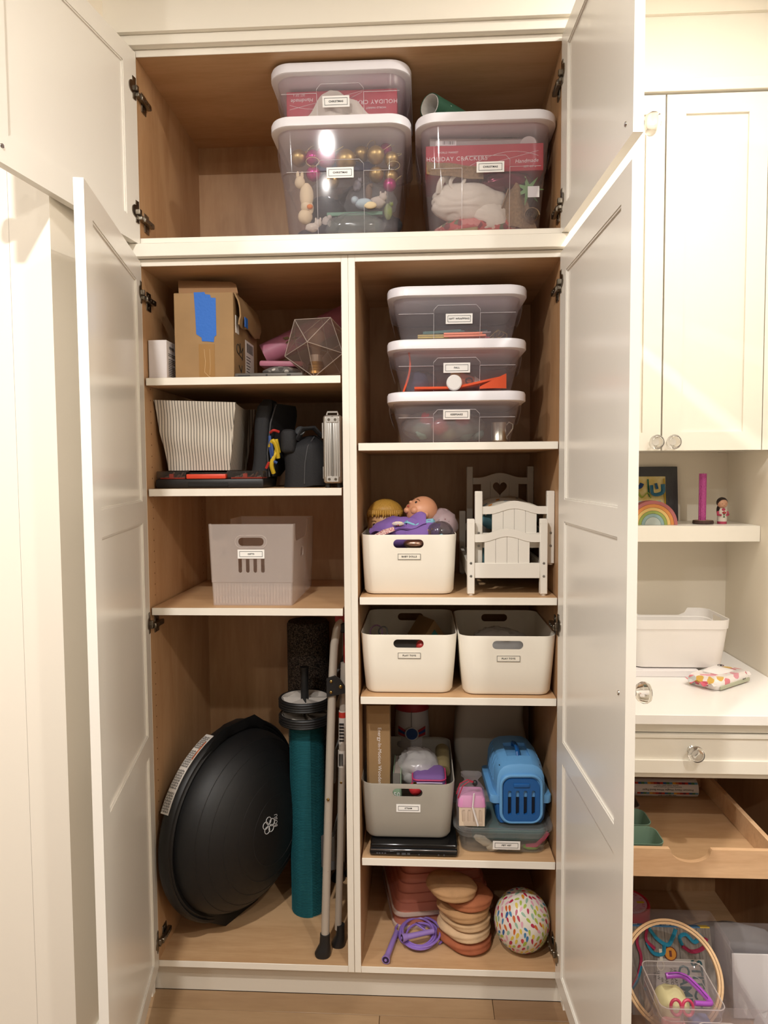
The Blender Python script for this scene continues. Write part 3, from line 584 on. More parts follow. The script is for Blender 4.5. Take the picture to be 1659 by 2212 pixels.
for k, (x, y, zz, s, c) in enumerate(((-0.06, -0.055, -0.012, 0.024, '7C9484'), (-0.05, -0.06, 0.020, 0.018, 'C4404A'), (-0.012, -0.07, -0.004, 0.021, 'C4404A'), (0.012, -0.055, -0.022, 0.02, '8C9A72'), (0.055, -0.06, 0.014, 0.018, 'C0505A'), (0.06, -0.05, -0.016, 0.026, '6F8378'), (0.095, -0.03, -0.02, 0.02, '7B9088'))):
    o = MB().ball((0, 0, 0), s*1.1, s*0.8, s, 16, 10, lumps(60+k, 0.3, 2, True)).build('keepsake', mat('keepsake_%d' % k, c, 0.7), t, loc=(x, y, zz), ang=60)
SILV = mat('pewter', 'B3ADA2', 0.3, 1.0)
t = thing('baby_cup', 'small silver christening mug with a scrolled handle in the keepsake tote', 'mug', (0.424, 0.115, z+0.001))
MB().lathe([(0, 0), (0.023, 0), (0.0235, 0.002), (0.022, 0.004), (0.0215, 0.05), (0.023, 0.055), (0.0215, 0.055), (0.0205, 0.05), (0.0205, 0.003), (0, 0.003)], 28).build('cup', SILV, t)
MB().tube([(0.0215, 0, 0.048), (0.030, 0, 0.056), (0.040, 0, 0.050), (0.040, 0, 0.038), (0.030, 0, 0.024), (0.022, 0, 0.014), (0.024, 0, 0.006)], 0.0022, 6).build('handle', SILV, t)
# ================================================================ left cabinet, top shelf
S1, S2, S3, FLR = 1.8131, 1.5008, 1.1601, 0.1129
CARTON = mat('carton', 'A08058', 0.8, vary=0.12, vscale=12, bump=0.08, bscale=60); CARTON_IN = mat('carton_inside', 'A17C58', 0.85)
t = thing('small_carton', 'small white carton with printed side beside the brown box', 'box', (-0.551, 0.03, S1))
MB().box(-0.025, 0.028, 0, 0.085, 0, 0.110, 0.0012, 1).build('carton', mat('carton_white', 'DCD6D6', 0.5), t)
q = MB()
for k in range(14):
    if k in (0, 3): continue
    q.box(0.0279, 0.0284, 0.014, 0.014+[0.055, 0.06, 0.05][k % 3]*(0.5 if k == 7 else 1), 0.078-k*0.0052, 0.0795-k*0.0052)
q.build('printed_lines', INK, t, kind='stuff')
text('dyson', 0.016, INK, t, T(0.0284, 0.040, 0.092) @ RZ(PI/2) @ FACE)
BW, BD, BH = 0.172, 0.285, 0.245
t = thing('moving_carton', 'brown cardboard box with blue tape, flaps open, on the top left shelf', 'box', (-0.420, 0.05, S1))
b = MB(); e = 0.004
b.box(-BW/2, BW/2, 0, e, 0, BH, 0.0015, 1).box(-BW/2, BW/2, BD-e, BD, 0, BH).box(-BW/2, -BW/2+e, e, BD-e, 0, BH).box(BW/2-e, BW/2, e, BD-e, 0, BH-0.004).box(-BW/2, BW/2, 0, BD, 0, e)
b.build('carton', CARTON, t)
MB().sheet(lambda u, v: (-0.075+0.172*u-0.020*v-(0.012 if u > 0.9 and v > 0.8 else 0), 0.012+0.055*v, BH+0.002+0.052*v-0.008*u*v), 10, 4, 0.004).build('flap', CARTON_IN, t)
MB().sheet(lambda u, v: (-0.082+0.07*u-0.02*v, 0.10+0.03*v, BH+0.002+0.055*v), 6, 4, 0.004).build('flap', CARTON_IN, t)
MB().sheet(lambda u, v: (BW/2+0.003+0.016*math.sin(v*2.4)+0.003*nz((u*7, v*5, 0)), 0.012+0.255*u, BH+0.003-0.092*v-0.006*math.sin(u*11)*v), 14, 8, 0.004).build('flap', CARTON, t)
# tapes
tape = [(-0.027, 0.0), (0.004, 0.0), (0.006, -0.006), (0.020, -0.008), (0.022, -0.016), (0.036, -0.017), (0.036, -0.122), (0.030, -0.126), (0.028, -0.141), (0.010, -0.139), (-0.006, -0.138), (-0.007, -0.128), (-0.022, -0.118), (-0.024, -0.06)]
MB().prism([(x, BH+0.001+z) for x, z in tape], 'xz', -0.0012, 0.0002).build('blue_tape', mat('painter_blue', '2468C4', 0.6, bump=0.4, bscale=120), t)
MB().box(-0.016, 0.030, -0.0008, 0.0002, 0.001, BH-0.145).build('packing_tape', mat('brown_tape', '9A7443', 0.25), t)
MB().tube([(0.0, -0.001, 0.085), (0.003, -0.0015, 0.05), (0.0, -0.001, 0.02), (0.012, -0.001, 0.008), (0.024, -0.001, 0.002)], 0.0006, 5).tube([(0.016, -0.001, 0.085), (0.017, -0.0015, 0.04), (0.015, -0.001, 0.012)], 0.0005, 5).build('tape_crease_glint', mat('tape_shine', 'D2B58C', 0.3), t)  # pale lines: glint along the tape's creases, put into colour
s = MB().box(BW/2-0.0005, BW/2+0.0009, 0.13, 0.235, 0.018, 0.135).build('address_slip', CARD_W, t)
q = MB(); yy = 0.148
for k in range(22): ww = rnd.choice((0.001, 0.0018)); q.box(BW/2, BW/2+0.0012, yy, yy+ww, 0.100, 0.128); yy += 0.0036
for k in range(6): q.box(BW/2, BW/2+0.0012, 0.14, 0.14+rnd.uniform(0.03, 0.06), 0.085-k*0.009, 0.0875-k*0.009)
q.build('barcode_bars', INK, s, kind='stuff')
MB().tube([(BW/2+0.0008, 0.045+0.018*math.cos(a), 0.092+0.014*math.sin(a*1.0)) for a in [k*0.5 for k in range(-2, 9)]]+[(BW/2+0.0008, 0.095, 0.07)], 0.0013, 5).tube([(BW/2+0.0008, 0.066, 0.112), (BW/2+0.0008, 0.075, 0.085), (BW/2+0.0008, 0.10, 0.105), (BW/2+0.0008, 0.09, 0.066)], 0.0012, 5).tube([(BW/2+0.0008, 0.05, 0.046), (BW/2+0.0008, 0.075, 0.03), (BW/2+0.0008, 0.085, 0.05), (BW/2+0.0008, 0.07, 0.012)], 0.0013, 5).build('marker_scrawl', INK, t)
MB().box(BW/2+0.0, BW/2+0.0012, 0.020, 0.055, 0.135, 0.185).build('side_slip', CARD_W, t)
MB().box(BW/2+0.0245, BW/2+0.0262, 0.03, 0.062, BH-0.092, BH-0.064).build('blue_tape', mat('painter_blue', '2468C4', 0.6), t)
# tablet, cloths, roll
o = thing('tablet_stand', 'flat grey tablet case lying on the top left shelf edge', 'case', (-0.235, 0.035, S1))
MB().box(-0.095, 0.10, 0, 0.16, 0, 0.014, 0.004, 2).build('shell', mat('slate_grey', '57524C', 0.5), o)
MB().box(-0.085, -0.05, -0.0008, 0.002, 0.005, 0.0085).box(0.055, 0.066, -0.0008, 0.002, 0.004, 0.010).box(-0.005, 0.0, -0.0008, 0.002, 0.005, 0.0095).build('port', INK, o)
FLG = spots('floral_grey', '6F6A66', ('C9C2BA', '4D4946', 'A79F98', '6F6A66'), 48, 0.42, 0.9)
o = MB().ball((0, 0, 0), 0.062, 0.075, 0.019, 30, 14, lumps(2, 0.05, 3)).build('floral_cushion', FLG, None, loc=(-0.222, 0.20, S1+0.034), ang=80); tag(o, 'grey floral cushion squeezed between box and glass lantern', 'cushion')
PK = mat('pink_paper', 'C0788E', 0.5, vary=0.12, vscale=25)
o = MB().box(-0.075, 0.06, -0.05, 0.05, 0, 0.018, 0.006, 2).build('pink_towel', PK, None, loc=(-0.22, 0.24, S1+0.054), rot=(0, 0.03, 0)); tag(o, 'folded pink cloth on the grey floral cushion', 'cloth')
p0, p1 = Vector((-0.315, 0.36, 1.930)), Vector((-0.028, 0.39, 2.066))
t = thing('pink_roll', 'roll of pink butterfly paper leaning diagonally behind the glass lantern', 'wrapping paper', (0, 0, 0))
MB().cyl(p0, p1, 0.037, 0.040, 28).build('paper', PK, t)
ax = (p1-p0).normalized(); fr = Vector((0, -1, 0)); upv = ax.cross(fr)*-1
def on_roll(s_, a, r=0.0392): return p0+ax*s_+(fr*math.cos(a)+upv*math.sin(a))*r
q = MB()
for k in range(5): q.tube([on_roll(0.07+0.05*k+0.012*j, -0.6+0.3*j+0.2*k % 1) for j in range(5)], 0.0006, 4)
q.build('printed_branch', mat('branch_print', 'D9A9B5', 0.6), t, kind='stuff')
BUT = mat('butterfly_print', '6F5A2E', 0.6)
q = MB()
for sx, sz in ((-1, 1), (1, 1), (-1, -0.55), (1, -0.5)):
    c = on_roll(0.105, 0.05, 0.0395); q.loft([[c, c+ax*0.018*sx+upv*0.016*sz*0.3, c+ax*0.022*sx+upv*0.014*sz+fr*0.001, c+ax*0.006*sx+upv*0.012*sz], [x+fr*0.0006 for x in (c, c+ax*0.018*sx+upv*0.016*sz*0.3, c+ax*0.022*sx+upv*0.014*sz+fr*0.001, c+ax*0.006*sx+upv*0.012*sz)]])
q.build('printed_butterfly', BUT, t)
# faceted lantern with bulb
t = thing('glass_lantern', 'faceted clear lantern holding a bulb on brass, by the cabinet divider', 'lantern', (-0.105, 0.135, S1+0.101))
PANE = clear('lantern_pane', 'F3EDE9', 0.07, 'E5DCD6', 0.05, 0.9); BRASS = mat('brass', '9A7B45', 0.3, 1.0)
ph = (1+5**0.5)/2; IV = [Vector(v).normalized() for v in ((-1, ph, 0), (1, ph, 0), (-1, -ph, 0), (1, -ph, 0), (0, -1, ph), (0, 1, ph), (0, -1, -ph), (0, 1, -ph), (ph, 0, -1), (ph, 0, 1), (-ph, 0, -1), (-ph, 0, 1))]
IF = [(0, 11, 5), (0, 5, 1), (0, 1, 7), (0, 7, 10), (0, 10, 11), (1, 5, 9), (5, 11, 4), (11, 10, 2), (10, 7, 6), (7, 1, 8), (3, 9, 4), (3, 4, 2), (3, 2, 6), (3, 6, 8), (3, 8, 9), (4, 9, 5), (2, 4, 11), (6, 2, 10), (8, 6, 7), (9, 8, 1)]
RM = RZ(0.38) @ RX(0.18) @ RY(0.25); IV = [RM @ v*0.103 for v in IV]
dz = min(v.z for v in IV)
for f in IF:
    c = sum((IV[i] for i in f), Vector())/3; a = [c+(IV[i]-c)*0.985 for i in f]
    MB().loft([a, [x*0.985 for x in a]]).build('pane', PANE, t, smooth=False)
q = MB(); done = set()
for f in IF:
    for i, j in zip(f, f[1:]+f[:1]):
        if (min(i, j), max(i, j)) not in done: done.add((min(i, j), max(i, j))); q.cyl(IV[i], IV[j], 0.0011, n=5)
q.build('lantern_edges', clear('lantern_edge', 'FFFFFF', 0.45, 'E8DDD2'), t)
zb = -0.080
MB().lathe([(0, 0), (0.030, 0), (0.028, 0.008), (0.029, 0.009), (0.026, 0.017), (0.027, 0.018), (0.024, 0.026), (0.025, 0.027), (0.0215, 0.036), (0, 0.036)], 24, T(-0.006, 0, zb)).build('brass_base', BRASS, t)
MB().lathe([(0.019, 0), (0.019, 0.020), (0.0175, 0.020), (0.0175, 0.0)], 24, T(-0.006, 0, zb+0.036)).build('socket_collar', mat('socket_grey', 'A8A099', 0.3, 0.6), t)
MB().ball((-0.006, 0, zb+0.110), 0.026, nu=20, nv=14).lathe([(0.0115, 0.04), (0.0115, 0.065), (0.018, 0.088)], 18, T(-0.006, 0, zb)).build('bulb', clear('bulb_glass', 'F6E9DE', 0.15, 'EAD8C8', 0.03, 1.2), t)

# ================================================================ left cabinet, second shelf
t = thing('organizer_case', 'black hardware organizer with clear lids and red handle under the striped bin', 'tool box', (-0.415, 0.05, S2))
b = MB().box(-0.158, 0.16, 0, 0.17, 0, 0.027, 0.006, 2); b.build('base', BLACK, t)
MB().box(-0.062, 0.058, -0.001, 0.02, 0.004, 0.018, 0.002, 1).build('grip_recess_shade', mat('recess_shade', '060606', 0.6), t)  # near-black plate: shade of the grip opening put into its colour
ORGC = clear('organizer_lid', 'D9D5D2', 0.12, '8D8885', 0.06, 1.0); REDO = mat('organizer_red', 'C03A24', 0.5)
for x0, x1 in ((-0.156, -0.068), (0.052, 0.158)):
    MB().box(x0, x1, 0.002, 0.165, 0.0275, 0.050, 0.003, 1).build('clear_lid', ORGC, t)
    MB().box(x0+0.012, x1-0.004, 0.005, 0.155, 0.0275, 0.031).box((x0+x1)/2-0.006, (x0+x1)/2+0.006, 0.005, 0.012, 0.031, 0.042).build('red_tray', REDO, t)
    q = MB()
    for k in range(7): xx = x0+0.02+k*(x1-x0-0.03)/7; q.cyl((xx, 0.02+0.008*(k % 2), 0.031), (xx+0.012, 0.02+0.006*(k % 2), 0.034+0.006*(k % 3)), 0.003, n=8)
    q.build('hardware', NICKEL, t, kind='stuff')
MB().box(-0.067, 0.051, 0.03, 0.165, 0.0275, 0.046, 0.003, 1).build('clear_lid', ORGC, t)
MB().box(-0.066, 0.050, -0.002, 0.026, 0.0272, 0.041, 0.003, 2).build('handle', mat('handle_red', 'D2442A', 0.45), t)
TICK = stripes('ticking_front', 'C9C0B2', '4F4A45', 'x', 118, 0.24); TICK_S = stripes('ticking_side', 'C9C0B2', '4F4A45', 'y', 118, 0.24)
z0, z1 = 0.0, 0.205
t = thing('striped_fabric_bin', 'cream fabric bin with fine grey stripes standing on the organizer', 'bin', (-0.455, 0.062, S2+0.052))
def wv(u, v): return 0.004*math.sin(v*9+u*3)*math.sin(PI*v)
def fbx(u, v): return (-0.091+0.183*u)*(1-v)+(-0.120+0.241*u)*v
MB().sheet(lambda u, v: (fbx(u, v)+0.0015*math.sin(v*7)*math.sin(PI*v), 0.028*(1-v)+wv(u, v)*1.2, z0+(z1-0.010*u)*v), 30, 16, 0.003).build('front_panel', TICK, t, ang=80)
MB().sheet(lambda u, v: (fbx(u, v), 0.24-0.02*(1-v), z0+(z1-0.01)*v), 10, 6, 0.003).build('back_panel', TICK, t, ang=80)
for s in (0, 1):
    MB().sheet(lambda u, v: (fbx(s, v)+(0.004 if s else -0.004)*math.sin(PI*u)*0.6-(0.016*u*v+0.0032 if s else 0), (0.028*(1-v))*(1-u)+u*(0.24-0.02*(1-v)), z0+(z1-0.010*s)*v-0.008*math.sin(PI*u)*v), 12, 10, 0.003).build('side_panel', TICK_S, t, ang=80)
MB().box(-0.088, 0.090, 0.03, 0.215, 0.0, 0.004).build('bottom', TICK, t)
o = MB().prism([(-0.014, 0), (0.014, 0), (0.0, 0.022)], 'xz', 0, 0.002).build('yellow_card', mat('card_yellow', 'B07F1C', 0.6), None, loc=(-0.437, 0.20, S2+0.052+0.192)); tag(o, 'yellow card corner sticking up from the striped bin', 'card')
BAGB = mat('black_nylon', '17171A', 0.75, bump=0.3, bscale=300); BAGZ = mat('zip_grey', '4A4A4C', 0.4)
t = thing('tall_black_bag', 'tall black zip bag leaning on the striped bin, coloured ropes spilling out', 'bag', (-0.283, 0.10, S2+0.002))
rings = []
for k in range(13):
    v = k/12; z = 0.262*v; cx = -0.010+0.030*v+0.006*math.sin(v*6); ww = 0.046*(1-0.25*v)*(1 if v < 0.93 else 0.6); dd = 0.13*(1-0.2*v)*(1 if v < 0.93 else 0.7)
    rings.append([(cx+x, 0.10+y, z) for x, y in rr(ww*1.2, dd*1.3, 0.016, 4)])
MB().loft(rings).build('body', BAGB, t)
MB().tube([(0.030, 0.02, 0.03), (0.026, 0.018, 0.10), (0.034, 0.03, 0.19), (0.044, 0.06, 0.245), (0.050, 0.12, 0.25)], 0.0022, 6).build('zip', BAGZ, t)
MB().sheet(lambda u, v: (0.035+0.055*u*math.sin(v*2.2)+0.008*math.sin(v*8), 0.055+0.10*u, 0.03+0.22*v), 8, 14, 0.006).build('side_flap', BAGB, t)
q = {'yellow': ('C4A51E', [[(0.044, 0.03, 0.03), (0.040, 0.02, 0.055), (0.048, 0.02, 0.08), (0.054, 0.03, 0.10)], [(0.036, 0.024, 0.108), (0.048, 0.012, 0.125), (0.056, 0.02, 0.105), (0.058, 0.03, 0.075)], [(0.052, 0.03, 0.13), (0.060, 0.03, 0.09)]], 0.0065), 'blue': ('27437C', [[(0.034, 0.03, 0.14), (0.038, 0.02, 0.10), (0.044, 0.018, 0.07), (0.056, 0.022, 0.06)], [(0.038, 0.03, 0.06), (0.045, 0.014, 0.09), (0.041, 0.014, 0.12)]], 0.0045), 'red': ('B02A22', [[(0.036, 0.03, 0.150), (0.048, 0.02, 0.156), (0.062, 0.03, 0.152)], [(0.024, 0.02, 0.045), (0.034, 0.014, 0.062)]], 0.004)}
for k, (c, ps, r) in q.items():
    b = MB()
    for P in ps: b.tube(curvy(P), r, 8)
    o = b.build('rope_bundle', mat('rope_'+k, c, 0.6), None, loc=(-0.283, 0.085, S2+0.012)); tag(o, k+' rope bundle spilling from the tall black bag', 'rope', 'ropes in the tall black bag')
t = thing('camera_bag', 'squat black padded bag between the rope bag and aluminium case', 'bag', (-0.150, 0.11, S2))
rings = []
for k in range(15):
    v = k/14; z = 0.150*v; s_ = 1-0.12*v**3-(0.35*max(0, v-0.82)/0.18 if v > 0.82 else 0)
    rings.append([(x+0.004*math.sin(v*5), 0.08+y, z+0.006*math.sin(x*40)) for x, y in rr(0.128*s_, 0.16*s_, 0.035, 5)])
MB().loft(rings).build('body', BAGB, t, ang=60)
MB().box(-0.066, -0.022, -0.008, 0.05, 0.10, 0.172, 0.014, 3).build('side_pouch', BAGB, t)
MB().tube([(-0.02, 0.02, 0.14), (0.0, 0.01, 0.172), (0.03, 0.02, 0.176), (0.052, 0.04, 0.15)], 0.010, 8, flat=0.5).build('handle', BAGB, t)
MB().tube([(0.004, -0.002, 0.01), (0.006, -0.001, 0.07), (0.014, 0.004, 0.12), (0.03, 0.03, 0.15)], 0.0018, 6).build('zip', BAGZ, t)
MB().lathe([(0, 0), (0.014, 0), (0.015, 0.004), (0.012, 0.006), (0.0, 0.006)], 20, T(-0.010, 0.02, 0.166) @ RX(1.1)).build('lens_cap', mat('cap_grey', '3A3D40', 0.3), t)
ALU = mat('aluminium', 'C2BFBA', 0.36, 0.9); ALUD = mat('aluminium_edge', 'D9D6D1', 0.3, 0.6)
t = thing('aluminium_case', 'ribbed aluminium carry case standing on end beside the divider', 'case', (-0.0525, 0.032, S2))
MB().box(-0.027, 0.027, 0, 0.34, 0.012, 0.206, 0.009, 3).build('shell', ALU, t)
b = MB()
for k in (-0.020, -0.014, -0.0075, 0.0075, 0.014, 0.020): b.box(k-0.0016, k+0.0016, -0.0015, 0.004, 0.030, 0.188, 0.0006, 1)
b.build('rib', ALUD, t)
MB().box(-0.0024, 0.0024, -0.0022, 0.004, 0.014, 0.204, 0.0008, 1).build('seam', mat('seam_grey', '8D8A85', 0.4, 0.7), t)
for z in (0.024, 0.192):
    c = MB().box(-0.017, 0.017, -0.003, 0.004, z-0.008, z+0.008, 0.001, 1).build('corner_plate', ALUD, t)
    for x in (-0.009, 0.009): MB().cyl((x, -0.0045, z), (x, -0.002, z), 0.0038, n=12).build('rivet', NICKEL, c)
MB().tube([(-0.016, 0.01, 0.206), (-0.014, 0.01, 0.214), (0.014, 0.01, 0.214), (0.016, 0.01, 0.206)], 0.0028, 6).build('handle', ALUD, t)
MB().box(-0.032, -0.026, 0.02, 0.07, 0.14, 0.185, 0.001, 1).box(-0.0305, -0.026, 0.02, 0.06, 0.025, 0.06, 0.001, 1).build('latch', ALUD, t)
for x in (-0.016, 0.016): MB().cyl((x, 0.02, 0), (x, 0.02, 0.013), 0.008, n=12).build('foot', BLACK, t)

# ================================================================ left cabinet, third shelf: clear bin
BINC = clear('bin_frosted', 'FFFDFC', 0.34, 'FFF9F5', 0.16, 0.6); BINL = clear('bin_edge', 'FFFFFF', 0.5, 'F3ECEA', 0.1)
def oval(cx, cz, w, h, y0, y1, n=8): return MB().prism(rr(w, h, h/2-1e-4, n, cx, cz), 'xz', y0, y1)
def clear_bin(name, label, loc, w=0.250, d=0.375, h=0.237, body=None, group=None, slots=True, m=None):
    m = m or BINC
    t = thing(name, label, 'storage bin', loc, group=group)
    tub = MB().shell([(0, w-0.018, d-0.012, 0.006), (h*0.28, w-0.013, d-0.009, 0.006), (h*0.285, w-0.011, d-0.007, 0.006), (h, w, d, 0.007)], 0.0022, 3).build('tub', m, t)
    dip = [(-d*0.44, h+0.03), (-d*0.425, h*0.88), (-d*0.40, h*0.80), (-d*0.36, h*0.775), (d*0.05, h*0.775), (d*0.10, h*0.80), (d*0.13, h*0.88), (d*0.16, h+0.03)]
    ks = [MB().prism(dip, 'yz', -w, w), oval(0.0, h*0.785, 0.074, 0.024, -d, d*0.30)]
    ks.append(MB().prism(rr(0.05, 0.028, 0.008, 4, -d*0.10, h*0.60), 'yz', -w, w))
    if slots: ks += [oval(x, h*0.50, 0.0105, 0.045, -d, 0) for x in (-0.033, -0.011, 0.011, 0.033)]
    cut(tub, ks)
    yf = lambda z: -(d-0.012+(0.012)*z/h)/2
    q = MB(); q.tube([(x, yf(z)-0.0008, z) for x, z in rr(0.092, 0.036, 0.0178, 8, 0, h*0.785)], 0.0010, 5, True)
    q.build('grip_bead', BINL, t)
    q = MB(); n = 26
    for k in range(n): x = -w*0.44+k*w*0.88/(n-1); q.box(x-0.0007, x+0.0007, yf(0)-0.0006, yf(0)+0.0008, 0.006, h*0.275)
    q.build('ribbing', m, t, kind='stuff')
    if body: name_card(t, 0.078, 0.026, T(0.0, yf(h*0.63)-0.002, h*0.635), body, 0.0066)
    return t
clear_bin('clear_bin', 'empty clear plastic bin labelled gifts on the third left shelf', (-0.292, 0.037+0.1875, S3), body='GIFTS')

# ================================================================ left cabinet, floor
RUB = mat('rubber_black', '0B0B0C', 0.5, bump=0.05, bscale=500); DOME = mat('dome_black', '0A0A0B', 0.55)
t = thing('balance_trainer', 'large black half-dome balance trainer standing on edge in the left cabinet', 'exercise ball', (-0.404, 0.238, FLR+0.318))
nv = Vector((0.895, -0.446, 0.0)).normalized(); tilt = Matrix.Rotation(0.02, 3, 'X')
zz = Vector((0, 0, 1)); hx = zz.cross(nv)*-1
BM = Matrix(((hx.x, zz.x, nv.x, 0), (hx.y, zz.y, nv.y, 0), (hx.z, zz.z, nv.z, 0), (0, 0, 0, 1)))
if BM.determinant() < 0: BM = Matrix(((-hx.x, zz.x, nv.x, 0), (-hx.y, zz.y, nv.y, 0), (-hx.z, zz.z, nv.z, 0), (0, 0, 0, 1)))
MB().lathe([(0, -0.045), (0.25, -0.045), (0.292, -0.040), (0.306, -0.026), (0.310, -0.012), (0.309, 0.004), (0.304, 0.012), (0.298, 0.013), (0.294, 0.009), (0.289, 0.013), (0.283, 0.010), (0.27, 0.005), (0, 0.005)], 72, BM).build('platform', RUB, t)
dp = []
for k in range(25):
    a = PI/2*k/24; dp.append((0.280*math.cos(a), 0.008+0.165*math.sin(a)))
MB().lathe(dp[::1], 72, BM).build('dome', DOME, t)
q = MB()
for k in (6, 9, 12, 15, 18): r, z = dp[k]; q.tube([BM @ Vector((r*1.001*math.cos(a), r*1.001*math.sin(a), z)) for a in [2*PI*i/72 for i in range(72)]], 0.0010, 5, True)
q.build('groove_ring', mat('groove', '151516', 0.5), t)
for s in (-1, 1):
    P = [(-0.155, 0.262), (-0.11, 0.288), (-0.03, 0.316), (0.03, 0.316), (0.11, 0.288), (0.155, 0.262)]
    MB().loft([[BM @ Vector((x, s*y*k, z)) for x, y in P]+[BM @ Vector((x, s*(y-0.03), z)) for x, y in P[::-1]] for k, z in ((0.985, -0.02), (1.0, 0.0), (1.0, 0.010))]+[[BM @ Vector((x*0.5, s*(0.317), 0.016)) for x, y in P]+[BM @ Vector((x*0.5, s*(0.284), 0.016)) for x, y in P[::-1]]]).build('handle_tab', RUB, t)
def rim_at(a, z, r=0.3105): return BM @ Vector((r*math.cos(a), r*math.sin(a), z))
a0 = math.atan2((BM.inverted() @ Vector((-0.2, -0.1, 0.1))).y, (BM.inverted() @ Vector((-0.2, -0.1, 0.1))).x)
sg = 1 if (BM.inverted() @ Vector((-1, -1, 0))).x > 0 else -1
aA, aB = (math.radians(24), math.radians(73)) if sg > 0 else (math.radians(156), math.radians(107))
stk = MB().sheet(lambda u, v: rim_at(aA+(aB-aA)*u, -0.036+0.030*v), 40, 2, 0.0012).build('warning_sticker', mat('sticker_white', 'CFC9C2', 0.5), t, ang=80)
q = MB()
for k in range(34):
    if k % 9 == 8: continue
    for j in range(7): u0 = k/36+0.02; q.sheet(lambda u, v: rim_at(aA+(aB-aA)*(u0+0.023*u*(0.6+0.4*((k*7+j*3) % 5)/4)), -0.033+0.0036*j+0.0012*v, 0.3120), 1, 1, 0.0006)
q.build('sticker_print', INK, stk, kind='stuff')
MB().sheet(lambda u, v: rim_at(aA+(aB-aA)*(0.62+0.26*u), -0.012+0.004*v, 0.3122), 12, 1, 0.0006).build('sticker_stripe', mat('sticker_orange', 'C4622D', 0.5), stk)
# emblem of five interlaced rings and the word below, on the dome's front
def on_dome(ax_, ay): 
    rho = math.hypot(ax_, ay); r = min(rho, 0.28); z = 0.008+0.165*math.sqrt(max(0, 1-(r/0.280)**2)); return BM @ Vector((ax_, ay, z+0.0015))
EMB = mat('emblem_grey', 'B5B5B5', 0.5); sx = sg
ec = Vector((0.046*sx, 0.034)); q = MB()
for k in range(5):
    a = PI/2+k*2*PI/5; cx, cy = ec.x+0.0145*math.cos(a), ec.y+0.0145*math.sin(a)
    q.tube([on_dome(cx+0.0105*math.cos(b), cy+0.0105*math.sin(b)) for b in [2*PI*i/20 for i in range(20)]], 0.0013, 5, True)
q.build('emblem', EMB, t)
wp = MB(); P0 = on_dome(0.016*sx, 0.038); nn = (on_dome(0.052*sx, 0.0)-on_dome(0.052*sx, 0.02)).normalized()
dn = (BM.to_3x3() @ Vector((0.052*sx/0.291**2, 0, (P0-Vector()).length and 1/0.205))).normalized()
yv = (BM.to_3x3() @ Vector((0, -1, 0))); zv = (BM.to_3x3() @ Vector((0.35*sx, 0, 0.94))).normalized(); xv = yv.cross(zv).normalized(); 
TM = Matrix(((-yv.x, -xv.x*-1, zv.x, P0.x), (-yv.y, xv.y, zv.y, P0.y), (-yv.z, xv.z, zv.z, P0.z), (0, 0, 0, 1)))
e1 = -yv; e3 = zv; e2 = e3.cross(e1)
TM = Matrix(((e1.x, e2.x, e3.x, P0.x+e3.x*0.002), (e1.y, e2.y, e3.y, P0.y+e3.y*0.002), (e1.z, e2.z, e3.z, P0.z+e3.z*0.002), (0, 0, 0, 1)))
text('BOSU', 0.016, EMB, t, TM @ RZ(PI if False else 0))
# yoga mat and exercise wheel
TEAL = mat('mat_teal', '0F5F69', 0.8, bump=0.5, bscale=90, stretch=(0.3, 0.3, 6))
t = thing('yoga_mat', 'rolled teal yoga mat standing upright, exercise wheel on top', 'exercise mat', (-0.176, 0.268, FLR))
def spir(r0, r1, n, turns): return [((r0+(r1-r0)*i/n)*math.cos(2*PI*turns*i/n-1.2), (r0+(r1-r0)*i/n)*math.sin(2*PI*turns*i/n-1.2)) for i in range(n+1)]
sp = spir(0.014, 0.0555, 150, 6.0); q = MB(); th = 0.0052
V = [[q.bm.verts.new((x, y, z)) for x, y in sp] for z in (0, 0.6300)]
fs = [q.bm.faces.new((V[0][i], V[0][i+1], V[1][i+1], V[1][i])) for i in range(len(sp)-1)]
bmesh.ops.recalc_face_normals(q.bm, faces=fs); bmesh.ops.solidify(q.bm, geom=fs, thickness=th)
q.build('roll', TEAL, t)
b = MB()
for k in range(124): z = 0.004+k*0.00505; b.tube([(0.0557*math.cos(a), 0.0557*math.sin(a), z) for a in [2*PI*i/40-1.2 for i in range(40)]], 0.0008, 4, True)
b.build('ridges', TEAL, t, kind='stuff')
t = thing('exercise_wheel', 'double ab wheel with white hubs and black tyres lying on the teal mat', 'exercise wheel', (-0.178, 0.25, FLR+0.6315))
TYRE = mat('tyre_black', '121213', 0.5); HUB = mat('hub_white', 'BDB6AE', 0.4)
for z in (0.0, 0.052):
    w_ = MB().lathe([(0.074, 0), (0.082, 0.001), (0.084, 0.004), (0.0826, 0.007), (0.084, 0.010), (0.0826, 0.014), (0.084, 0.018), (0.0826, 0.022), (0.084, 0.026), (0.081, 0.030), (0.074, 0.030), (0.074, 0.0)], 56, T(0, 0, z)).build('tyre', TYRE, t)
    b = MB().lathe([(0.0745, 0.002), (0.0745, 0.029), (0.072, 0.029), (0.070, 0.014), (0.0, 0.012), (0.0, 0.004), (0.072, 0.004)], 56, T(0, 0, z))
    for k in range(6):
        a = 2*PI*k/6; a2 = a+0.75
        b.loft([[(0.012*math.cos(a), 0.012*math.sin(a), z+0.026), (0.014*math.cos(a2), 0.014*math.sin(a2), z+0.014), (0.012*math.cos(a), 0.012*math.sin(a), z+0.012)], [(0.071*math.cos(a), 0.071*math.sin(a), z+0.027), (0.071*math.cos(a2), 0.071*math.sin(a2), z+0.015), (0.071*math.cos(a), 0.071*math.sin(a), z+0.013)]])
    b.build('hub', HUB, t)
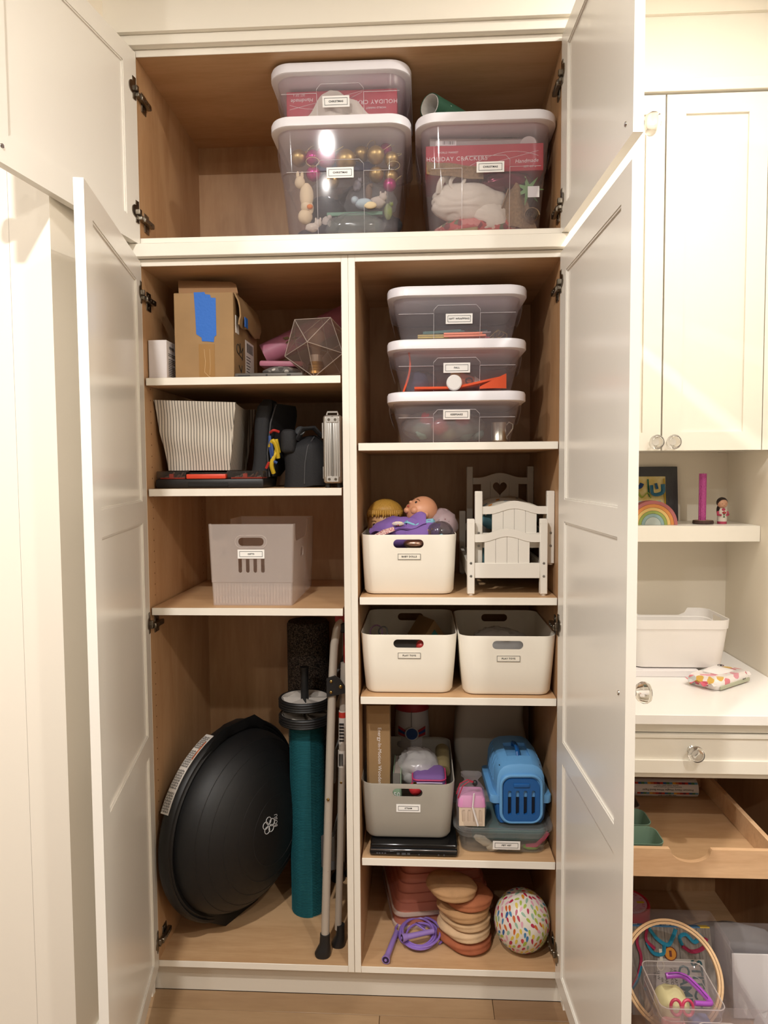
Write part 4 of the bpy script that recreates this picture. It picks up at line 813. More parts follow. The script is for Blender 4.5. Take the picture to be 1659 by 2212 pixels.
g = [(0.0, 0.058), (0.011, 0.058)]+[(0.0125+0.0006*(k % 2), 0.062+k*0.0026) for k in range(42)]+[(0.0145, 0.172), (0.0145, 0.178), (0.0, 0.179)]
MB().lathe(g, 20).lathe([(0, 0.028), (0.012, 0.028), (0.012, 0.048), (0, 0.048)], 16).build('handle', TYRE, t)
FOAM = mat('speckled_foam', '1B1815', 0.9); N_, L_ = nt(FOAM)
tc = N_.new('ShaderNodeTexCoord'); v_ = N_.new('ShaderNodeTexVoronoi'); v_.inputs['Scale'].default_value = 430; L_.new(tc.outputs['Object'], v_.inputs['Vector'])
cr = N_.new('ShaderNodeValToRGB'); sx_ = N_.new('ShaderNodeSeparateXYZ'); L_.new(v_.outputs['Color'], sx_.inputs[0]); L_.new(sx_.outputs[0], cr.inputs[0])
cr.color_ramp.elements[0].color = lin('14110F'); cr.color_ramp.elements[0].position = 0.35; cr.color_ramp.elements[1].color = lin('7A6E62'); L_.new(cr.outputs[0], N_['Principled BSDF'].inputs['Base Color'])
o = MB().lathe([(0, 0), (0.068, 0), (0.073, 0.006), (0.073, 0.905), (0.068, 0.914), (0, 0.916)], 48).build('foam_roller', FOAM, None, loc=(-0.200, 0.465, FLR)); tag(o, 'tall speckled black foam roller in the back right corner behind the mat', 'foam roller')
# folded step ladder seen edge on
SILVER = mat('ladder_aluminium', 'BDB4A8', 0.35, 0.25); RIV = mat('rivet_brass', 'A98F5A', 0.25, 1.0)
t = thing('step_ladder', 'folded aluminium step ladder with black feet against the divider', 'ladder', (0, 0, FLR))
def rail(P, r): return MB().tube(P, r, 14, flat=1.0).build('rail', SILVER, t)
A_ = [(-0.092, 0.045, 0.045), (-0.086, 0.055, 0.25), (-0.074, 0.075, 0.62), (-0.066, 0.09, 0.84), (-0.061, 0.095, 0.92), (-0.053, 0.10, 0.965), (-0.043, 0.11, 0.99), (-0.034, 0.13, 1.002)]
rail(A_, 0.0125); rail([(-0.058, 0.090, 0.050), (-0.050, 0.10, 0.30), (-0.040, 0.115, 0.70), (-0.035, 0.12, 0.86)], 0.0108)
rail([(-0.092, 0.43, 0.03), (-0.074, 0.44, 0.62), (-0.061, 0.44, 0.95)], 0.0125); rail([(-0.056, 0.46, 0.03), (-0.038, 0.46, 0.70), (-0.033, 0.46, 0.92)], 0.0108)
rail([(-0.030, 0.12, 0.80), (-0.027, 0.125, 0.96)], 0.009)
for x, y, z in ((-0.094, 0.043, 0.0), (-0.053, 0.088, 0.0), (-0.094, 0.43, 0.0), (-0.054, 0.46, 0.0)):
    k = 1.0 if x < -0.08 else 0.85
    MB().loft([[(x+k*cx_+dx*0.6, y+k*cy_, z+zz_) for cx_, cy_ in rr(w_, w_*0.9, w_*0.4, 4)] for zz_, w_, dx in ((0.0, 0.044, -0.008), (0.008, 0.048, -0.008), (0.022, 0.040, -0.003), (0.036, 0.031, 0.002), (0.066, 0.029, 0.004))]).build('rubber_foot', BLACK, t)
MB().prism([(-0.082, 0.770), (-0.082, 0.826), (-0.058, 0.834), (-0.042, 0.824), (-0.028, 0.802), (-0.027, 0.783)], 'xz', 0.068, 0.076).build('hinge_bracket', BLACK, t)
for x, y, z, r in ((-0.068, 0.066, 0.818, 0.0048), (-0.069, 0.066, 0.786, 0.0048), (-0.040, 0.066, 0.803, 0.0062), (-0.079, 0.050, 0.470, 0.0048), (-0.0835, 0.0465, 0.255, 0.005), (-0.0842, 0.0455, 0.222, 0.005), (-0.0455, 0.0985, 0.500, 0.0045)):
    MB().ball((x, y, z), r, r*0.6, r, 12, 8).build('rivet', RIV, t)
for z in (0.26, 0.50, 0.74): MB().box(-0.080+z*0.015, -0.070+z*0.015, 0.09, 0.42, z, z+0.075, 0.002, 1).build('step', mat('step_grey', '5C5A58', 0.6), t)
MB().box(-0.060, -0.020, 0.10, 0.40, 0.985, 1.02, 0.006, 2).build('top_cap', mat('ladder_red', '9E1F1C', 0.45), t)
MB().box(-0.052, -0.028, 0.095, 0.14, 0.955, 0.985, 0.004, 1).build('cap_joint', BLACK, t)
MB().box(-0.036, -0.022, 0.108, 0.20, 0.86, 0.955, 0.004, 1).build('red_sleeve', mat('ladder_red', '9E1F1C', 0.45), t)
lb = MB().cyl((-0.0425, 0.1125, 0.615), (-0.0408, 0.1150, 0.715), 0.0114, n=14).build('warning_label', mat('label_white', 'D8D1C8', 0.5), t)
MB().cyl((-0.0411, 0.1147, 0.695), (-0.0409, 0.115, 0.712), 0.0117, n=14).build('label_red', mat('label_red', 'C4382C', 0.5), lb)
q = MB()
for k in range(6): q.box(-0.050, -0.036, 0.1005, 0.103, 0.625+k*0.010, 0.630+k*0.010)
q.build('label_print', INK, lb, kind='stuff')
lb = MB().cyl((-0.0448, 0.1093, 0.545), (-0.0438, 0.1105, 0.595), 0.0115, n=14).build('barcode_label', mat('label_white', 'D8D1C8', 0.5), t)
q = MB()
for k in range(7): q.box(-0.0515+k*0.0019, -0.0505+k*0.0019, 0.0965, 0.099, 0.552, 0.588)
q.build('barcode_bars', INK, lb, kind='stuff')
o = MB().sheet(lambda u, v: (-0.03+0.055*u, 0.006*math.sin(u*9), v*0.10-0.03*u*(1-v)+0.02*u), 10, 8, 0.002).build('grey_pouch', mat('pouch_grey', '565656', 0.7), None, loc=(-0.090, 0.18, FLR+0.19)); tag(o, 'grey pouch hanging behind the ladder rail', 'pouch')
# ================================================================ right cabinet: tubs with oval grips
R2, R3, R4 = 1.1923, 0.9074, 0.4352
def grip_bin(label, loc, m, wt, wb, d, h, body, group=None, card=None, cz=0.64, size=0.0066):
    t = thing('grip_bin', label, 'storage bin', loc, group=group)
    tub = MB().shell([(0, wb-0.03, d-0.055, 0.022), (0.003, wb-0.012, d-0.035, 0.030), (0.012, wb, d-0.024, 0.034), (h*0.5, (wb+wt)/2, d-0.011, 0.036), (h-0.002, wt, d, 0.038), (h, wt-0.001, d-0.001, 0.0375)], 0.0026, 8).build('tub', m, t)
    cut(tub, [oval(0, h-0.0255, 0.086, 0.0245, -d, d)])
    a = math.atan2(0.012, h); yf = -(d-0.024+0.024*cz)/2
    name_card(t, 0.070 if card is True else 0.066, 0.024 if card is True else 0.0185, T(0.002, yf-0.0016, h*cz) @ RX(a), body, size, card=card or m)
    return t
grip_bin('white tub of baby dolls with oval grips beside the doll beds', (0.1615, 0.032+0.185, R2), BIN_W, 0.274, 0.258, 0.37, 0.1735, 'BABY DOLLS')
grip_bin('white play toys tub at left, a cardboard corner showing inside', (0.1605, 0.022+0.19, R3), BIN_W, 0.278, 0.252, 0.38, 0.1735, 'PLAY TOYS', cz=0.655)
grip_bin('white play toys tub at right, beside the cabinet hinge', (0.4400, 0.012+0.19, R3), BIN_W, 0.276, 0.250, 0.38, 0.1735, 'PLAY TOYS', cz=0.63)
GREYB = mat('bin_grey', 'A39D92', 0.42)
grip_bin('grey steam tub standing on a black laptop', (0.1555, 0.030+0.185, R4+0.0385), GREYB, 0.274, 0.250, 0.37, 0.1685, 'STEAM', card=True, cz=0.57, size=0.0062)
# ---------------------------------------------------------------- in the play toys tubs
t = thing('cardboard_house', 'brown cardboard wedge leaning inside the left play toys tub', 'box', (0.238, 0.25, R3+0.100), rz=0.5)
MB().loft([[(-0.050, 0, 0), (0.050, 0, 0), (0, 0, 0.068)], [(-0.050, 0.10, 0), (0.050, 0.10, 0), (0, 0.10, 0.068)]]).build('wedge', CARTON, t)
MB().prism([(-0.022, 0.008), (0.022, 0.008), (0.0, 0.038)], 'xz', -0.0015, 0.0).build('printed_triangle', mat('print_teal', '3E7F77', 0.6), t)
o = MB().ball((0, 0, 0), 0.10, 0.13, 0.040, 24, 14, lumps(71, 0.1, 2.4, True)).build('toy_bag', mat('toy_bag_grey', '74716E', 0.6), None, loc=(0.14, 0.22, R3+0.065), ang=70); tag(o, 'grey bag filling the left play toys tub', 'bag')
for k, (x, y, r) in enumerate(((0.062, 0.12, 0.018), (0.082, 0.13, 0.013))):
    o = MB().tube([(r*math.cos(a), 0.006*math.sin(2*a), r*math.sin(a)*1.2) for a in [2*PI*i/18 for i in range(18)]], 0.0024, 6, True).build('toy_ring', mat('ring_%d' % k, ('6B4C63', '5C5A58')[k], 0.4), None, loc=(x, y, R3+0.158)); tag(o, ['plum toy ring at the left edge of the left play toys tub', 'grey toy ring next to the plum one'][k], 'toy')
o = MB().ball((0, 0, 0), 0.016, nu=14, nv=10).build('red_toy', mat('toy_red', 'A8322E', 0.4), None, loc=(0.197, 0.05, R3+0.136)); tag(o, 'red toy ball seen through the left tub grip', 'toy')
CLW = clear('tissue_plastic', 'F8F6F5', 0.62, 'ECE9E6', 0.22, 0.9)
o = MB().ball((0, 0, 0), 0.11, 0.14, 0.075, 30, 20, lumps(33, 0.16, 2.2, True)).build('plastic_sack', CLW, None, loc=(0.435, 0.215, R3+0.070), ang=60); tag(o, 'crumpled clear plastic bag inside the right play toys tub', 'bag')
# ---------------------------------------------------------------- dolls
SKIN = mat('doll_skin', 'C98F6C', 0.45); HAIRB = mat('doll_blonde', 'B08536', 0.5, bump=0.8, bscale=220, stretch=(1, 1, 0.15)); SKIN2 = mat('doll_skin_pale', 'BF9568', 0.45); PURP = mat('doll_purple', '7C5CA2', 0.85, bump=0.15, bscale=350); AQUA = mat('doll_aqua', '79AFC0', 0.8)
def face(parent, R, M, skin, eyes=True, lips='B5564A'):
    nb = MB().ball((0, 0, 0), R, R*0.95, R*1.02, 26, 18, lambda q: 1+0.05*max(0, -q.y)*(1 if q.z < 0 else 0.2)-0.03*max(0, q.z-0.8))
    nb.ball((0, -R*0.97, -R*0.08), R*0.13, R*0.14, R*0.12, 12, 8).ball((-R*0.52, -R*0.62, -R*0.32), R*0.30, R*0.26, R*0.28, 12, 8).ball((R*0.52, -R*0.62, -R*0.32), R*0.30, R*0.26, R*0.28, 12, 8).ball((0, -R*0.82, -R*0.62), R*0.24, R*0.2, R*0.2, 12, 8)
    for s in (-1, 1): nb.ball((s*R*0.98, 0, -R*0.12), R*0.10, R*0.18, R*0.24, 10, 8)
    h = nb.build('head', skin, parent, M=M)
    q = MB()
    for s in (-1, 1): q.ball((s*R*0.36, -R*0.86, R*0.10), R*0.13, R*0.06, R*0.10, 12, 8)
    q.build('eyes', mat('doll_eye', '2C2320', 0.15), h, M=M)
    MB().ball((0, -R*0.945, -R*0.37), R*0.17, R*0.07, R*0.065, 12, 8).build('lips', mat('doll_lips', lips, 0.4), h, M=M)
    q = MB()
    for s in (-1, 1): q.tube([(s*R*0.22, -R*0.93, R*0.30), (s*R*0.38, -R*0.885, R*0.36), (s*R*0.54, -R*0.80, R*0.32)], R*0.02, 5)
    q.build('brows', mat('doll_brow', '7A5530', 0.7), h, M=M)
    return h
t = thing('baby_doll', 'bald baby doll in a purple top with aqua collar lying in the dolls tub', 'doll', (0.165, 0.135, R2+0.206))
MH = T(0.030, 0.0, 0.028) @ RY(-0.95) @ RZ(-0.45) @ RX(-0.75)
face(t, 0.047, T(0.036, 0.02, 0.026) @ RZ(-1.15) @ RX(-0.75) @ RY(0.15), SKIN)
MB().sheet(lambda u, v: (-0.118+0.165*u, -0.060+0.09*v, -0.030+(0.050+0.010*math.sin(u*9))*math.sin(PI*min(1, v*0.75+0.12))*(0.10+0.95*u)+0.006*math.sin(u*14+v*5)), 26, 14, 0.006).build('top', PURP, t, ang=80)
MB().ball((-0.03, 0.0, -0.036), 0.090, 0.055, 0.050, 24, 14, lumps(12, 0.08, 3)).build('body', PURP, t, ang=80)
MB().sheet(lambda u, v: (-0.005+0.094*u-0.012*v, -0.052-0.020*v*math.sin(u*3), 0.010-0.060*v-0.012*u+0.004*math.sin(u*12)), 14, 10, 0.004).build('sleeve', PURP, t, ang=80)
MB().tube([(-0.020, -0.03, -0.004), (-0.005, -0.048, 0.002), (0.012, -0.052, -0.005), (0.016, -0.054, -0.008)], [0.004, 0.008, 0.006, 0.003], 8, flat=0.5).tube([(0.016, -0.054, -0.008), (0.040, -0.050, 0.002), (0.066, -0.046, 0.004), (0.080, -0.044, -0.012)], [0.003, 0.008, 0.009, 0.003], 8, flat=0.5).build('collar', AQUA, t)
MB().tube([(-0.108, -0.066, -0.045), (-0.075, -0.066, -0.028), (-0.045, -0.064, -0.018)], [0.008, 0.010, 0.008], 8, flat=0.35).build('gingham_trim', spots('gingham', 'C9A49A', ('9C3E4C', 'C9A49A', 'E0CFC4', '9C3E4C'), 330, 0.5), t)
MB().ball((-0.034, -0.060, -0.004), 0.018, 0.004, 0.007, 14, 8).build('embroidered_patch', spots('patch', 'C8B9B4', ('A93448', 'C8B9B4', '7FA3B5', 'D6C7A0'), 180, 0.5), t)
t = thing('blonde_doll', 'blonde doll head behind the purple doll in the dolls tub', 'doll', (0.088, 0.195, R2+0.194))
face(t, 0.053, T(0, 0, 0) @ RZ(-0.25) @ RX(0.10) @ RY(-0.1), SKIN2)
def hair(q): return 1+0.03*noise.noise(q*9)
MB().ball((0, 0.006, 0.018), 0.0590, 0.056, 0.058, 30, 20, lambda q: (1+0.03*noise.noise(Vector((q.x*14, q.y*14, q.z*2)))) if (q.z > 0.15+0.35*max(0, -q.y-0.2)) or q.y > 0.1 else 0.86).build('hair', HAIRB, t, ang=80)
q = MB()
for k in range(22):
    a = PI+PI*(k+0.5)/22; q.tube([(0.050*math.cos(a), 0.046*math.sin(a), 0.040), (0.051*math.cos(a), 0.052*math.sin(a)-0.002, 0.031), (0.0525*math.cos(a), 0.0525*math.sin(a)-0.002, 0.025+0.003*math.sin(k*2.3))], [0.0045, 0.004, 0.0015], 6)
q.build('fringe', HAIRB, t)
MB().ball((0, 0.01, -0.075), 0.05, 0.035, 0.05, 18, 12).build('body', mat('doll_dress_pale', '9FB8C4', 0.8), t)
o = MB().ball((0, 0, 0), 0.046, 0.06, 0.05, 26, 18, lumps(25, 0.14, 2.0)).build('spotted_bonnet', spots('bonnet', 'A08A8C', ('6E5A5E', 'A08A8C', '7B4E52', 'A08A8C'), 70, 0.2), None, loc=(0.262, 0.16, R2+0.190), ang=80); tag(o, 'pinkish grey spotted doll bonnet at the right of the dolls tub', 'doll clothes')
o = MB().ball((0, 0, 0), 0.038, 0.035, 0.032, 24, 16, lumps(28, 0.10, 2.0, True)).build('doll_goggles_bag', clear('grey_vinyl', 'CFC9CC', 0.3, '8F888C', 0.08, 1.4), None, loc=(0.252, 0.085, R2+0.176), ang=60); tag(o, 'clear grey vinyl pouch in front of the spotted bonnet', 'pouch')
t = thing('doll_hand', 'doll arm with curled fingers beside the purple sleeve', 'doll', (0.2215, 0.085, R2+0.176))
MB().tube([(0.0, 0.04, -0.03), (0.0, 0.01, -0.01), (0.0, -0.002, 0.0)], [0.010, 0.009, 0.008], 10).build('arm', SKIN2, t)
q = MB()
for k in range(4): q.tube([(-0.002, 0.0, 0.006-k*0.0042), (-0.004, -0.010, 0.007-k*0.0044), (0.001, -0.014, 0.006-k*0.0044), (0.004, -0.011, 0.005-k*0.0043)], [0.0024, 0.0024, 0.0022, 0.0016], 7)
q.tube([(0.004, -0.002, 0.008), (0.008, -0.008, 0.011), (0.007, -0.013, 0.010)], [0.0028, 0.0026, 0.0018], 7).build('fingers', SKIN2, t)
o = MB().ball((0, 0, 0), 0.034, 0.028, 0.016, 24, 14).build('rose_gold_shoe', mat('rose_gold', 'A98674', 0.3, 0.9), None, loc=(0.180, 0.066, R2+0.146)); tag(o, 'shiny rose gold doll shoe seen through the dolls tub grip', 'shoe')
o = MB().ball((0, 0, 0), 0.006, 0.005, 0.012, 12, 8).build('aqua_toy', AQUA, None, loc=(0.25, 0.045, R2+0.166), rot=(0, 0.9, 0)); tag(o, 'small aqua toy at the front rim of the dolls tub', 'toy')
# ---------------------------------------------------------------- doll beds
BEDW = mat('bed_white', 'E4DED3', 0.42); SCREW = mat('screw_steel', '9B9B98', 0.3, 0.9)
def arch(x0, x1, zb, rise, th, n=16):
    up = []; lo = []
    for i in range(n+1):
        u = i/n; s_ = 0.5-0.5*math.cos(2*PI*min(1, max(0, (u-0.10)/0.8)))
        x = x0+(x1-x0)*u; up.append((x, zb+th+rise*s_)); lo.append((x, zb+rise*s_))
    return up, lo
def bed_end(parent, y, hp, dn, heart=False, W=0.2255, z0=0.0):
    """posts, arched crest rail, boarded panel, lower board"""
    lw = 0.0212; x0, x1 = -W/2, W/2; dy = 0.021
    for s in (-1, 1):
        cx = s*(W/2-lw/2); p = MB().box(cx-lw/2, cx+lw/2, y, y+dy, z0+0.004, hp, 0.0016, 1).box(cx-lw/2-0.0004, cx+lw/2+0.0004, y-0.0004, y+dy+0.0004, hp-0.013, hp-0.012).build('post', BEDW, parent)
        MB().cyl((cx, y+dy/2, z0), (cx, y+dy/2, z0+0.006), 0.0075, n=12).build('foot_pad', BEDW, p)
        for zs in (dn+0.043, dn+0.006): MB().lathe([(0, 0), (0.0038, 0), (0.0032, 0.0012), (0, 0.0014)], 12, T(cx, y, zs) @ RX(PI/2)).build('screw', SCREW, p)
    a, b = x0+lw, x1-lw; zc = hp-0.066 if not heart else hp-0.060
    up, lo = arch(a, b, zc, 0.016, 0.022)
    MB().prism(up+lo[::-1], 'xz', y+0.004, y+0.016).build('crest_rail', BEDW, parent)
    MB().box(a, b, y+0.003, y+0.016, dn, dn+0.043, 0.001, 1).build('lower_board', BEDW, parent)
    n = 4; bw = (b-a-0.056)/n
    for k in range(n):
        xa = a+0.028+k*bw; xb = xa+bw-0.0008; f = lambda x: zc+0.003+0.016*(0.5-0.5*math.cos(2*PI*min(1, max(0, ((x-a)/(b-a)-0.10)/0.8))))
        pts = [(xa, dn+0.041), (xb, dn+0.041), (xb, f(xb)), ((xa+xb)/2, f((xa+xb)/2)), (xa, f(xa))]
        pl = MB().prism(pts, 'xz', y+0.006, y+0.014).build('panel_board', BEDW, parent)
        if heart and k in (1, 2):
            hp_ = []
            for i in range(28):
                tt = 2*PI*i/28; hp_.append((0.0235*math.sin(tt)**3*1.02, zc-0.013+0.0016*(13*math.cos(tt)-5*math.cos(2*tt)-2*math.cos(3*tt)-math.cos(4*tt))))
            cut(pl, [MB().prism(hp_, 'xz', y-0.02, y+0.05)])
def doll_bed(label, loc, L, hf, hb, dn, heart):
    t = thing('doll_bed', label, 'doll bed', loc, group='stacked doll beds')
    bed_end(t, 0.0, hf, dn); bed_end(t, L-0.021, hb, dn, heart)
    for s in (-1, 1): MB().box(s*0.105-0.006, s*0.105+0.006, 0.021, L-0.021, dn, dn+0.043, 0.001, 1).build('side_rail', BEDW, t)
    for k in range(6): MB().box(-0.098, 0.098, 0.035+k*(L-0.09)/5, 0.035+k*(L-0.09)/5+0.022, dn+0.004, dn+0.010).build('slat', BEDW, t)
    return t
doll_bed('white wooden doll bed standing on the shelf, lower of two', (0.4405, 0.035, R2), 0.44, 0.2175, 0.2175, 0.049, False)
doll_bed('white wooden doll bed with heart cutout headboard, stacked on the lower', (0.4650, 0.068, R2+0.083), 0.40, 0.212, 0.285, 0.049, True)
TEALB = mat('blanket_teal', '5F93A0', 0.9, vary=0.3, vscale=18, bump=0.5, bscale=60); LEAFB = spots('leaf_blanket', 'D9D2C2', ('CF8B43', '86A6AE', 'A7B36B', 'C9A34A', '7C97A8'), 34, 0.36, 0.9, (1, 1, 0.8), 0.6)
def bedding(u, v):
    x = (u-0.5)*0.178; e = 1-abs(2*u-1)**3; return (x, 0.03+0.315*v, 0.030*e*(0.75+0.35*v)+0.006*math.sin(v*15+u*8)+0.010*max(0, u-0.6)*math.sin(v*9))
o = MB().sheet(bedding, 26, 26, 0.012).build('leaf_quilt', LEAFB, None, loc=(0.467, 0.076, R2+0.083+0.148), ang=80); tag(o, 'white quilt with coloured leaves heaped in the upper doll bed', 'blanket')
o = MB().ball((0, 0, 0), 0.088, 0.15, 0.046, 28, 16, lumps(44, 0.10, 3, True)).build('teal_blanket', TEALB, None, loc=(0.466, 0.26, R2+0.083+0.125), ang=70); tag(o, 'teal blanket under the leaf quilt in the upper doll bed', 'blanket')
o = MB().ball((0, 0, 0), 0.086, 0.16, 0.026, 28, 16, lumps(47, 0.12, 3, True)).build('teal_blanket', TEALB, None, loc=(0.4405, 0.25, R2+0.086), ang=70); tag(o, 'teal blanket lying in the lower doll bed', 'blanket')

# ================================================================ right cabinet, fourth shelf
t = thing('laptop_computer', 'closed glossy black laptop lying under the grey tub', 'laptop', (0.172, 0.012, R4))
GLB = mat('gloss_black', '0D0D0E', 0.12); b = MB().box(-0.127, 0.127, 0, 0.24, 0.003, 0.020, 0.006, 3); b.build('base', GLB, t)
MB().box(-0.125, 0.126, 0.003, 0.24, 0.022, 0.037, 0.006, 3).build('lid', GLB, t)
MB().box(-0.124, 0.124, -0.0006, 0.01, 0.0185, 0.0225, 0.001, 1).build('chrome_strip', mat('strip_steel', '8E8E90', 0.2, 0.9), t)
q = MB()
for x in (-0.107, -0.100, -0.092, -0.084): q.box(x, x+0.005, -0.0008, 0.003, 0.009, 0.0125)
for x, w_ in ((-0.048, 0.008), (-0.034, 0.012), (-0.018, 0.008)): q.box(x, x+w_, -0.0008, 0.003, 0.007, 0.013)
for x in (0.016, 0.072, 0.088): q.cyl((x, -0.0008, 0.0085), (x, 0.003, 0.0085), 0.0022, n=8)
q.build('port', mat('port_grey', '4C4D50', 0.4), t)
t = thing('craft_carton', 'tall brown carton with white printed title standing in the grey tub', 'box', (0.068, 0.10, R4+0.046))
MB().box(-0.036, 0.034, 0, 0.060, 0, 0.368, 0.001, 1).build('carton', CARTON, t)
text('Energy-In-Motion Wooden B', 0.0148, WHT, t, T(0.003, -0.0008, 0.209) @ FACE @ RZ(-PI/2), spacing=1.06)
RW = mat('rocket_white', 'B9B3B0', 0.45); RB = mat('rocket_blue', '23427A', 0.5); RR = mat('rocket_red', 'A02A30', 0.5)
t = thing('toy_rocket', 'white toy rocket with red cockpit and winged emblem behind the grey tub', 'toy', (0.163, 0.445, R4))
MB().lathe([(0, 0), (0.052, 0), (0.058, 0.01), (0.0605, 0.12), (0.060, 0.22), (0.055, 0.29), (0.046, 0.335), (0.034, 0.372), (0.02, 0.40), (0, 0.41)], 36).build('hull', RW, t)
MB().lathe([(0.0605, 0.295), (0.0565, 0.300), (0.049, 0.345), (0.045, 0.343), (0.052, 0.294)], 36).build('cockpit_band', RR, t)
MB().lathe([(0.0555, 0.292), (0.0572, 0.292), (0.0572, 0.298), (0.0555, 0.298)], 36).build('cockpit_ring', RW, t)
MB().cyl((0, -0.0635, 0.222), (0, -0.05, 0.222), 0.021, n=24).build('emblem_disc', RB, t)
MB().tube([(0.0215*math.cos(a), -0.0635, 0.222+0.0215*math.sin(a)) for a in [2*PI*i/24 for i in range(24)]], 0.0022, 6, True).build('emblem_ring', RW, t)
for s in (-1, 1):
    def wing(z0_, z1_, z2_, z3_, nm, m_): 
        MB().sheet(lambda u, v: (s*(0.022+0.024*u), -math.sqrt(max(0, 0.0618**2-(0.022+0.024*u)**2))-0.001, (z0_*(1-u)+z1_*u)*(1-v)+(z2_*(1-u)+z3_*u)*v), 5, 2, 0.001).build(nm, m_, t)
    wing(0.226, 0.234, 0.234, 0.243, 'emblem_wing', RR); wing(0.218, 0.223, 0.226, 0.234, 'emblem_wing', RB); wing(0.210, 0.213, 0.218, 0.223, 'emblem_wing', RR)
MB().box(-0.0006, 0.0006, -0.0618, -0.058, 0.245, 0.30).build('hull_seam', mat('seam_dark', '5B5758', 0.5), t)
for a in (0.6, 2.5, 4.7): MB().box(0.052, 0.082, -0.004, 0.004, 0, 0.10, 0.002, 1, M=RZ(a)).build('fin', RR, t)
# inside the grey tub
SB = R4+0.042
t = thing('green_book', 'pale green book standing beside the brown carton in the grey tub', 'book', (0.1115, 0.085, SB))
MB().box(0, 0.0205, 0, 0.0028, 0, 0.171).box(0, 0.0018, 0.0028, 0.14, 0, 0.171).box(0.0217, 0.0235, 0, 0.14, 0, 0.171).build('cover', mat('book_sage', '8FA98C', 0.6), t); MB().box(0.003, 0.0215, 0.0031, 0.138, 0.02, 0.1695).build('pages', mat('pages', '8A8078', 0.8), t)
MB().box(-0.0003, 0.0208, -0.0008, 0.003, 0.128, 0.1725).build('cover_top', mat('book_grey', '6A665F', 0.6), t)
text('50', 0.020, WHT, t, T(0.011, -0.0012, 0.108) @ FACE); text('thing', 0.0085, WHT, t, T(0.011, -0.0012, 0.080) @ FACE @ RZ(-PI/2))
o = MB().ball((0, 0, 0), 0.062, 0.075, 0.050, 34, 22, lumps(52, 0.20, 2.0, True)).build('plastic_bag', CLW, None, loc=(0.185, 0.185, SB+0.155), ang=55); tag(o, 'crumpled white plastic bag in the grey tub', 'bag')
t = thing('pencil_case', 'purple pencil case with pink piping and zip in the grey tub', 'pencil case', (0.222, 0.105, SB+0.150))
MB().box(-0.052, 0.044, -0.035, 0.06, -0.030, 0.022, 0.016, 4).build('body', mat('case_purple', '6A4C86', 0.8), t)
PKZ = mat('piping_pink', 'B02E5E', 0.6)
MB().tube([(x, y, 0.010) for x, y in rr(0.098, 0.097, 0.017, 6, -0.004, 0.0125)], 0.0024, 6, True).tube([(x, y, -0.006) for x, y in rr(0.098, 0.097, 0.017, 6, -0.004, 0.0125)], 0.0024, 6, True).build('piping', PKZ, t)
MB().tube([(-0.040, -0.0375, 0.0025), (0.0, -0.037, 0.003), (0.035, -0.0372, 0.0025)], 0.0016, 6).build('zip', mat('zip_lilac', 'C2B4C6', 0.4), t)
MB().lathe([(0.006, 0), (0.006, 0.003), (0.004, 0.003), (0.004, 0)], 14, T(-0.046, -0.036, 0.0) @ RX(PI/2)).build('zip_pull', BRASS, t)
o = MB().ball((0, 0, 0), 0.020, 0.02, 0.020, 16, 12).build('red_yarn_ball', mat('red_toy', 'C0262C', 0.7), None, loc=(0.178, 0.085, SB+0.128)); tag(o, 'red ball seen through the grey tub grip', 'ball')
o = MB().cyl((0, 0, 0), (0, 0.10, 0.03), 0.022, n=18).build('olive_roll', mat('olive_felt', '6E6140', 0.9), None, loc=(0.262, 0.16, SB+0.148)); tag(o, 'olive felt roll at the right of the grey tub', 'felt')
# white sack behind
SACK = mat('sack_white', 'B5ADA0', 0.9, bump=0.4, bscale=40)
def sackf(q): return 1+0.05*noise.noise(q*2.5)+0.05*(0.5-abs(noise.noise(q*3.2+Vector((4, 2, 1)))))
rings = []
for k in range(17):
    v = k/16; z = 0.42*v; w_ = 0.285*(1-v)+0.195*v; d_ = 0.16*(1-0.35*v)
    rings.append([(x*(1+0.04*nz((x*20, v*6, 1)))+0.008*math.sin(v*8), y+0.014*nz((x*14, v*5, 3))-0.006*math.sin(x*30+v*4), z) for x, y in rr(w_, d_, 0.03, 6)])
o = MB().loft(rings).build('white_sack', SACK, None, loc=(0.434, 0.435, R4), ang=70); tag(o, 'tall white fabric sack standing behind the blue pet carrier', 'sack')
# clear box with teal lid, carrier on top
t = thing('lidded_box', 'low clear pet vet box with translucent lid under the blue carrier', 'storage box', (0.4335, 0.155, R4))
PVC = clear('petvet_plastic', 'F5F5F4', 0.12, 'D8D6D2', 0.08, 1.0)
MB().shell([(0, 0.232, 0.205, 0.03), (0.004, 0.246, 0.220, 0.035), (0.064, 0.262, 0.238, 0.04)], 0.0022, 7).build('tub', PVC, t)
R_ = lambda w_, d_, r_, z: [(x, y, z) for x, y in rr(w_, d_, r_, 8)]
MB().loft([R_(0.270, 0.246, 0.042, 0.052), R_(0.274, 0.250, 0.044, 0.066), R_(0.290, 0.262, 0.05, 0.069), R_(0.290, 0.262, 0.05, 0.076), R_(0.282, 0.256, 0.046, 0.079), R_(0.262, 0.236, 0.038, 0.079), R_(0.255, 0.230, 0.034, 0.074)], (False, True)).build('lid', clear('petvet_lid', 'F0F1F2', 0.25, 'C9CBCB', 0.1, 0.8), t)
name_card(t, 0.078, 0.026, T(0.006, -0.1268, 0.033) @ RX(0.12), 'PET VET', 0.0066)
o = MB().box(-0.10, 0.115, -0.08, 0.09, 0, 0.045, 0.012, 3).build('teal_pouch', mat('pouch_teal', '41706E', 0.8), None, loc=(0.445, 0.16, R4+0.014)); tag(o, 'teal cloth pouch inside the pet vet box', 'pouch')
